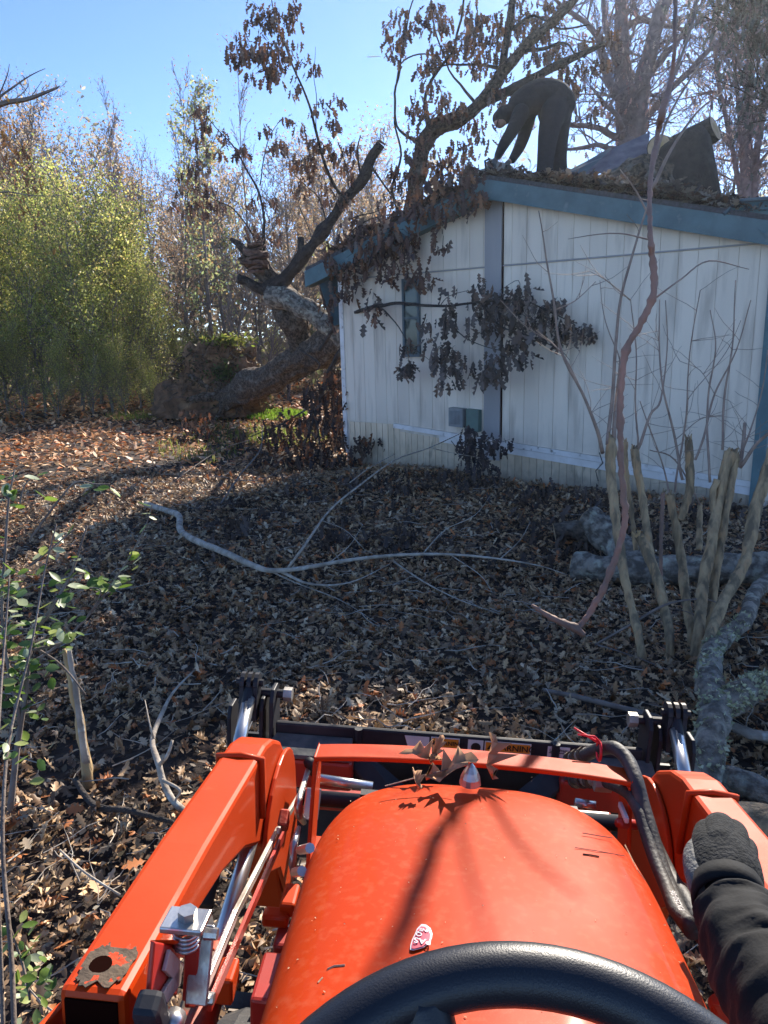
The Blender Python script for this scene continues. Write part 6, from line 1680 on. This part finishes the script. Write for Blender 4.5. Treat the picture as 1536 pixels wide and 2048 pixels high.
    m = MB(); m.bar(a + Vector((.01, 0, -.012)), c + Vector((.01, 0, -.02)), .006, .018, (0, 0, 1)); Bd(m, 'level_rod', 'red_dark')
    m = MB(); m.cyl(TY(628, 1556, 1.50), TY(745, 1574, 1.50), .011, 12); Bd(m, 'cross_rod', 'chrome', smooth=True)
    m = MB(); m.bar(TX(628, 1576, -.33), TX(620, 1640, -.33), .006, .034, (1, 0, 0)); lk = Bd(m, 'link_plate', 'steel', bevel=.004)
    for (u, v) in ((627, 1590), (622, 1632)):
        m = MB(); p = TX(u, v, -.333); m.tube([p + Vector((-.012, 0, 0)), p + Vector((.004, 0, 0))], [.009, .009], 6); Bd(m, 'bolt', 'steel')
    m = MB(); m.tube([TX(u, v, -.345) for u, v in ((600, 1588), (596, 1610), (598, 1630), (608, 1645))], [.006, .009, .009, .006], 8); Bd(m, 'link_hook', 'steel', smooth=True)
    m = MB(); m.tube([TX(u, v, -.335) for u, v in ((597, 1655), (587, 1690), (583, 1730), (586, 1758))], [.005, .008, .006, .003], 8); Bd(m, 'spring_leaf', 'steel', smooth=True)
    m = MB(); m.tube([TX(u, v, -.37) for u, v in ((618, 1525), (624, 1532), (626, 1546))], [.014, .014, .010], 8); Bd(m, 'link_knuckle', 'black', smooth=True)
    m = MB(); m.box(TX(568, 1640, -.37), (.02, .035, .03), Matrix.Rotation(.5, 3, 'X')); Bd(m, 'linkage_bracket', 'orange_dirty', bevel=.004)
    m = MB(); m.box(L(-.335, 1.22, -1.045), (.03, .06, .03)); m.box(L(-.355, 1.19, -1.06), (.05, .03, .025)); Bd(m, 'linkage_bracket', 'orange', bevel=.006)
    m = MB(); m.box(L(-.335, 1.16, -1.12), (.03, .05, .10)); Bd(m, 'linkage_bracket', 'red_dark', bevel=.006)
    m = MB(); m.cyl(TX(600, 1700, -.31), TX(620, 1696, -.27), .008, 8); m.cyl(TX(588, 1745, -.32), TX(604, 1742, -.28), .008, 8); Bd(m, 'pin', 'chrome')
    # --- release bracket by the left arm's rear end
    X = -.395

    def q(u, v, x=X): return TX(u, v, x)
    m = MB(); m.prism([q(300, 1882), q(388, 1900), q(383, 2015), q(368, 2015), q(373, 1918), q(352, 1914), q(346, 1990), q(290, 1985)], (.006, 0, 0)); Bd(m, 'bracket_plate', 'red_dark', bevel=.002)
    m = MB(); m.prism([q(298, 1880, -.41), q(385, 1896, -.40), q(388, 1903, -.40), q(300, 1888, -.41)], (.03, .004, 0)); Bd(m, 'bracket_lip', 'orange', bevel=.002)
    m = MB(); tp = q(372, 1842, -.375); m.box(tp, (.052, .042, .008), Matrix.Rotation(-.1, 3, 'X')); Bd(m, 'clamp_plate', 'steel', bevel=.002)
    m = MB(); m.tube([tp + Vector((.002, 0, .003)), tp + Vector((.002, 0, .016))], [.0115, .0115], 6); Bd(m, 'bolt', 'steel')
    for k in range(4):
        m = MB(); pts = [tp + Vector((.014 * math.cos(a), .014 * math.sin(a), -.010 - k * .006 - a / 6.283 * .006)) for a in [i / 12 * 6.283 for i in range(13)]]
        m.tube(pts, .0028, 6, cap=False); Bd(m, 'spring_coil', 'steel', smooth=True)
    m = MB(); m.bar(q(408, 1848, -.36), q(392, 2010, -.36), .006, .028, (1, 0, 0)); Bd(m, 'side_strap', 'steel', bevel=.002)
    m = MB(); m.bar(q(386, 1880, -.37), q(380, 2000, -.37), .008, .018, (1, 0, 0)); Bd(m, 'side_strap', 'red_dark', bevel=.002)
    for (u, v) in ((410, 1866), (403, 1995)):
        m = MB(); p = q(u, v, -.357); m.tube([p, p + Vector((.016, 0, 0))], [.008, .007], 8); Bd(m, 'bolt', 'steel')
    m = MB()
    for (a, b) in (((332, 1920), (360, 1948)), ((360, 1948), (330, 1990)), ((330, 1990), (318, 2012))):
        m.bar(q(*a, -.385), q(*b, -.385), .022, .005, (1, 0, 0))
    Bd(m, 'release_strap', 'dullsteel', bevel=.001)
    m = MB(); m.box(q(303, 2030, -.385), (.030, .030, .060), Matrix.Rotation(.35, 3, 'X'), .008); Bd(m, 'handle_grip', 'black', smooth=False)
    m = MB(); m.cyl(q(340, 2060, -.37), q(352, 2030, -.37), .013, 12); Bd(m, 'pin', 'chrome', smooth=True)
    # --- right side hoses and couplers
    def tube_px(pts, r, name, m_='rubber', sub=6):
        sp = spline([(*TX(u, v, x), rr) for u, v, x, rr in [(p[0], p[1], p[2], r) for p in pts]], sub); mm = MB(); mm.tube([Vector(s[:3]) for s in sp], r, 12); return Bd(mm, name, m_, smooth=True)
    h1 = tube_px([(1168, 1512, .26), (1195, 1500, .28), (1228, 1496, .30), (1255, 1520, .318), (1272, 1560, .325), (1285, 1610, .33), (1300, 1660, .335), (1318, 1720, .34), (1340, 1780, .345), (1362, 1830, .345), (1385, 1862, .345)], .0145, 'hydraulic_hose')
    h2 = tube_px([(1150, 1560, .27), (1200, 1562, .29), (1250, 1582, .31), (1275, 1615, .32), (1290, 1660, .325), (1310, 1720, .33), (1335, 1780, .335), (1352, 1822, .335), (1380, 1850, .34)], .012, 'hydraulic_hose')
    h3 = tube_px([(1290, 1640, .35), (1315, 1700, .36), (1345, 1760, .37), (1372, 1800, .37), (1395, 1850, .37), (1410, 1880, .37)], .014, 'hydraulic_hose')
    for (u0, v0, u1, v1, x) in ((1140, 1518, 1182, 1504, .27), (1150, 1562, 1196, 1560, .28)):
        a, b = TX(u0, v0, x), TX(u1, v1, x)
        for k in range(6):
            m = MB(); p0 = a + (b - a) * (k / 6); p1 = a + (b - a) * ((k + .7) / 6); m.tube([p0, p1], [.018 - .001 * (k % 2) * 4, .018 - .001 * (k % 2) * 4], 12); Bd(m, 'coupler_ring', 'dullsteel' if k % 2 else 'mud')
    a = TX(1205, 1565, .29); m = MB(); m.tube([a + Vector((-.018, 0, 0)), a + Vector((.018, 0, 0))], [.020, .020], 6); Bd(m, 'hex_fitting', 'dullsteel')
    m = MB(); pz = TX(1198, 1502, .275); m.tube([pz + Vector((0, .020 * math.cos(a), .020 * math.sin(a))) for a in [i / 12 * 6.283 for i in range(13)]], .003, 6)
    m.tube([pz + Vector((0, -.005, .02)), pz + Vector((-.03, 0, .034)), pz + Vector((-.055, .01, .044))], [.003, .0025, .002], 6); m.tube([pz + Vector((0, .0, .02)), pz + Vector((-.015, -.01, .038)), pz + Vector((-.05, -.01, .04))], [.003, .0025, .002], 6); Bd(m, 'red_zip_tie', 'red_tie', smooth=True)
    m = MB(); m.bar(TX(1240, 1608, .30), TX(1254, 1642, .30), .012, .008, (1, 0, 0)); Bd(m, 'link_rod', 'decal_white', bevel=.002)
    m = MB(); m.cyl(TX(1238, 1646, .29), TX(1290, 1652, .36), .010, 10); Bd(m, 'cross_rod', 'red_dark', smooth=True)
    m = MB(); m.cyl(TY(1150, 1605, 1.46), TY(1190, 1612, 1.46), .010, 10); Bd(m, 'cross_rod', 'chrome', smooth=True)
    # hose print
    p = TX(1348, 1802, .335) + Vector((-.004, 0, .0155)); p2 = TX(1366, 1838, .335) + Vector((-.004, 0, .0155)); dv = (p2 - p).normalized(); xax = -dv
    yax = Vector((0, 0, 1)).cross(xax).normalized(); zax = xax.cross(yax)
    mt = Matrix((xax, yax, zax)).transposed().to_4x4(); mt.translation = (p + p2) / 2 + zax * .002; text('PX250-06', .013, mt, 'hose_print', parent=h1)
    # --- joystick lever on the right
    m = MB(); sp = spline([(*TX(u, v, x), r) for u, v, x, r in ((1530, 2130, .26, .014), (1490, 2040, .26, .013), (1448, 1940, .27, .013), (1415, 1850, .28, .012), (1402, 1800, .29, .012), (1400, 1755, .30, .013), (1402, 1715, .30, .016))], 6)
    m.tube([Vector(s[:3]) for s in sp], [s[3] for s in sp], 12); Bd(m, 'loader_lever', 'rubber', smooth=True)

    # --- steering wheel
    top = TM @ ray(1052, 1953); ptop = Vector(np.array([TC, 0, 1.9]) + top / (TM @ ray(CX, CY))[1] * .0)
    dpt = .50; ptop = TMAT.inverted() @ Vector(CAM + ray(1066, 1950) * dpt)
    tau = R_(38); nrm = Vector((0, -math.sin(tau), math.cos(tau))); upd = Vector((0, math.cos(tau), math.sin(tau))); Rw = .203; ctr = ptop - upd * Rw; xr = Vector((1, 0, 0))
    V = []; F = []; n1, n2 = 96, 20
    for i in range(n1):
        a = i / n1 * 6.283185; cd = xr * math.cos(a) + upd * math.sin(a)
        for j in range(n2):
            b = j / n2 * 6.283185; V.append(ctr + cd * (Rw + .0195 * math.cos(b)) + nrm * (.0185 * math.sin(b)))
    for i in range(n1):
        for j in range(n2): i2, j2 = (i + 1) % n1, (j + 1) % n2; F.append((i * n2 + j, i2 * n2 + j, i2 * n2 + j2, i * n2 + j2))
    m = MB(); m.add(V, F); sw = Bd(m, 'steering_wheel', 'wheelgrip', smooth=True)
    for ang in (112, 232, -8):
        a = R_(ang); cd = xr * math.cos(a) + upd * math.sin(a); sd = -xr * math.sin(a) + upd * math.cos(a)
        m = MB(); pts = [ctr + cd * t - nrm * h for t, h in ((Rw - .004, .003), (Rw - .03, .010), (Rw - .07, .024), (.05, .035), (0, .035))]
        sp = spline([tuple(p) for p in pts], 4)
        rr = [.020, .018, .017, .018, .022]; rs = np.interp(np.linspace(0, 4, len(sp)), range(5), rr)
        m.tube([Vector(s) for s in sp], list(rs), 12); Bd(m, 'spoke', 'wheelgrip', sw, smooth=True)
    m = MB(); m.tube([ctr - nrm * .055, ctr - nrm * .02, ctr - nrm * .012], [.045, .042, .03], 24); Bd(m, 'hub', 'wheelgrip', sw, smooth=True)
    m = MB(); m.tube([ctr - nrm * .055, ctr - nrm * .30], [.03, .04], 16); Bd(m, 'steering_column', 'black', smooth=True)
    m = MB(); m.box(L(0, .28, -.95), (.5, .20, .42)); Bd(m, 'dashboard', 'black', bevel=.02)
    return on_hood


on_hood = build_tractor()


# ------------------------------------------------------------------ dead leaves resting on the hood
def hood_leaf(pts_px, label, size, rot, curl):
    V, F = leaf_tpl('oak', *curl)
    V = V.copy(); V[:, 1] -= .5; V[:, 2] += .10 * np.sin(V[:, 1] * 9 + V[:, 0] * 7) + .05 * nrg.randn(len(V))
    p = TMAT @ (on_hood(*pts_px, .02))
    me = tri_mesh('dead_leaf', V * size, F, np.tile(np.array([(.52, .29, .16)]), (len(V), 1)) * (0.8 + .4 * nrg.rand(len(V), 1)))
    me.materials.append(M['leaf_dry'])
    o = link('dead_leaf', me, None, label=label, cat='leaf'); o.location = p; o.rotation_euler = rot
    sd = o.modifiers.new('thick', 'SOLIDIFY'); sd.thickness = .0008
    return o


hood_leaf((905, 1540), 'large curled brown oak leaf lying beside the hood badge', .105, (.25, .5, -1.2), (.9, .3, .3))
hood_leaf((975, 1512), 'upright twisted brown leaf standing on the guard bar', .085, (1.0, .3, .5), (1.4, .5, .5))
hood_leaf((845, 1508), 'brown leaf with torn lobes at the left of the bunch on the guard', .075, (.5, -.5, 1.3), (1.0, -.5, .3))
hood_leaf((832, 1560), 'small broken leaf at the front edge of the hood', .045, (.4, .2, .4), (.8, .3, .2))
hood_leaf((872, 1500), 'dark curled leaf in the middle of the bunch on the guard', .06, (.7, .4, -.3), (1.2, .4, .6))
m = MB(); m.tube([TMAT @ on_hood(u, v, h) for u, v, h in ((770, 1572, .01), (830, 1556, .014), (890, 1540, .02), (925, 1530, .03))], [.0012, .0014, .0012, .001], 5)
o = m.build('leaf_twig', M['redbark'], label='thin twig carrying the dead leaves on the hood', cat='twig')


# ------------------------------------------------------------------ driver's gloved right hand
def build_driver():
    W = lambda u, v, d: P(1447 + (u - 1440) * (.86 if v < 1830 else 1.0) + max(0, v - 1780) * .05, 1700 + (v - 1700) * .95 + 4, d)
    root = empty('person', W(1500, 1950, .72), 'driver with black sleeved right arm and grey-black work glove on the loader lever', 'person')
    adopt(blob('body', [[(W(1680, 2230, .54), .036), (W(1580, 2060, .61), .034), (W(1525, 1970, .66), .031), (W(1490, 1900, .70), .029), (W(1464, 1840, .742), .026), (W(1452, 1790, .77), .026), (W(1442, 1745, .795), .030)]], M['skin'], .006), root)
    # glove: palm, four unequal curled fingers and a thumb along the left side, fused
    palm = [[(W(1466, 1850, .742), .030), (W(1456, 1800, .765), .029), (W(1448, 1760, .782), .031)],
            [(W(1456, 1800, .765), .027), (W(1424, 1752, .785), .026), (W(1412, 1705, .81), .022)], [(W(1456, 1800, .765), .027), (W(1446, 1750, .785), .028), (W(1436, 1698, .812), .024)],
            [(W(1460, 1800, .765), .026), (W(1464, 1752, .782), .026), (W(1458, 1704, .81), .023)], [(W(1466, 1805, .765), .022), (W(1482, 1765, .775), .022), (W(1480, 1724, .80), .020)]]
    adopt(blob('glove_palm', palm, M['suede'], .0035, 5), root)
    fg = [((1408, 1698), (1407, 1662), (1400, 1690), .0170), ((1432, 1690), (1432, 1650), (1424, 1680), .0180), ((1457, 1698), (1460, 1662), (1450, 1692), .0172), ((1480, 1720), (1487, 1694), (1476, 1720), .0150)]
    for k, (a, b, c, r) in enumerate(fg):
        adopt(blob('glove_finger', [[(W(a[0], a[1], .812), r * 1.15), (W((a[0] + b[0]) / 2, (a[1] + b[1]) / 2 - 4, .838), r * 1.12), (W(b[0], b[1], .862), r), (W(b[0] - 3, b[1] + 12, .895), r * .95), (W(c[0], c[1], .905), r * .9), (W(c[0] + 4, c[1] + 16, .885), r * .85)]], M['suede'], .003, 4), root)
    adopt(blob('glove_thumb', [[(W(1432, 1815, .765), .018), (W(1405, 1785, .770), .0175), (W(1385, 1745, .79), .0160), (W(1378, 1708, .815), .0145), (W(1384, 1690, .83), .012)]], M['glovegrey'], .003, 4), root)
    # wrist strap with a square outlined tab
    m = MB(); c0 = W(1450, 1790, .765); ax = (W(1440, 1740, .79) - W(1458, 1835, .735)).normalized(); e1 = ax.orthogonal().normalized(); e2 = ax.cross(e1)
    n_ = 32; V = []
    for off, rr_ in ((-.013, .0325), (-.012, .0365), (.010, .0355), (.011, .0315)):
        V += [c0 + ax * off + e1 * (rr_ * math.cos(a)) + e2 * (rr_ * math.sin(a)) for a in [k / n_ * 6.283185 for k in range(n_)]]
    m.add(V, [(k * n_ + j_, k * n_ + (j_ + 1) % n_, ((k + 1) % 4) * n_ + (j_ + 1) % n_, ((k + 1) % 4) * n_ + j_) for k in range(4) for j_ in range(n_)])
    adopt(m.build('wrist_strap', M['blackcloth'], smooth=True), root)
    view = (Vector(CAM) - c0).normalized(); pc = c0 + view * .0385; rx = Vector((1, 0.1, -.25)).normalized(); ry = view.cross(rx).normalized(); rx = ry.cross(view)
    m = MB(); s = .0055
    for (a, b) in (((-s, -s), (s, -s)), ((s, -s), (s, s)), ((s, s), (-s, s)), ((-s, s), (-s, -s))):
        m.bar(pc + rx * a[0] + ry * a[1], pc + rx * b[0] + ry * b[1], .0016, .001, view)
    m.bar(pc - rx * .0015, pc + rx * .0015, .003, .001, view)
    adopt(m.build('strap_tab', M['metergrey']), root)
    # sleeve with folds
    path = spline([(*W(1456, 1808, .762), .034), (*W(1466, 1840, .742), .040), (*W(1490, 1900, .70), .043), (*W(1525, 1970, .66), .047), (*W(1580, 2060, .61), .052), (*W(1680, 2230, .54), .056)], 14)
    V = []; F = []; n_ = 40; pts = [Vector(q_[:3]) for q_ in path]; ref = Vector((0, 0, 1))
    for i, p in enumerate(pts):
        t = (pts[min(i + 1, len(pts) - 1)] - pts[max(i - 1, 0)]).normalized(); a = t.cross(ref).normalized(); b = a.cross(t)
        for j in range(n_):
            an = j / n_ * 6.283185; d_ = a * math.cos(an) + b * math.sin(an)
            q1 = noise.noise(Vector((i * .10, math.cos(an) * .9, math.sin(an) * .9))); fold = .028 * (1 - abs(math.sin(i * .42 + 2.6 * q1 + 1.3 * math.sin(an + .8)))) ** 1 * (0.3 + 1.4 * abs(q1)) * 2 + .16 * noise.noise(Vector((i * .13 + 7, math.cos(an) * 1.3, math.sin(an) * 1.3))) + .03 * noise.noise(Vector((i * .5, math.cos(an) * 4, math.sin(an) * 4)))
            V.append(p + d_ * path[i][3] * (1 + fold))
    for i in range(len(pts) - 1):
        for j in range(n_): j2 = (j + 1) % n_; F.append((i * n_ + j, i * n_ + j2, (i + 1) * n_ + j2, (i + 1) * n_ + j))
    m = MB(); m.add(V, F); o = m.build('sleeve', M['blackcloth'], smooth=True); adopt(o, root)


build_driver()


# ------------------------------------------------------------------ contrail
a, b = P(732, 114, 2500), P(764, 112, 2500); m = MB(); m.tube([a + (b - a) * i / 6 for i in range(7)], [.5, 1.6, 2.2, 2.2, 1.8, 1.4, .4], 8)
m.build('contrail', M['cloudwhite'], smooth=True, label='short white contrail high in the blue sky', cat='contrail')


# ------------------------------------------------------------------ small sticks strewn through the litter
def stick_litter():
    m = MB(); r = random.Random(77)
    for _ in range(760):
        d = 1.2 + 9.5 * r.random() ** 1.2; a = R_(r.uniform(-36, 36)); x, y = d * math.sin(a), d * math.cos(a)
        if in_house(x, y, -.1): continue
        an = r.uniform(0, 3.14); ln = r.uniform(.06, .38); k = 4; pts = []
        for i in range(k + 1):
            t = i / k - .5; px_, py_ = x + math.cos(an) * ln * t, y + math.sin(an) * ln * t
            pts.append(Vector((px_ + r.uniform(-.01, .01), py_ + r.uniform(-.01, .01), float(gh(px_, py_)) + .045 + r.uniform(-.01, .02))))
        w_ = r.uniform(.0012, .004); m.tube(pts, [w_, w_, w_ * .9, w_ * .7, w_ * .4], 4)
    m.build('stick_litter', M['palebark'], kind='stuff', label='small broken twigs strewn through the fallen leaves')


stick_litter()


# ------------------------------------------------------------------ added scattering volume imitating lens glare, strongest towards the sun
def build_glare_volume():
    m = bpy.data.materials.new('glare_volume'); m.use_nodes = True; n = m.node_tree.nodes; l = m.node_tree.links
    n.remove(n['Principled BSDF']); v = n.new('ShaderNodeVolumePrincipled'); v.inputs['Color'].default_value = (.88, .94, 1, 1)
    v.inputs['Density'].default_value = .0007; v.inputs['Anisotropy'].default_value = .72
    l.new(v.outputs[0], n['Material Output'].inputs['Volume'])
    b = MB(); b.box((0, 130, 11), (460, 360, 25)); b.build('glare_volume', m, kind='stuff', label='added thin scattering volume imitating lens glare')


build_glare_volume()
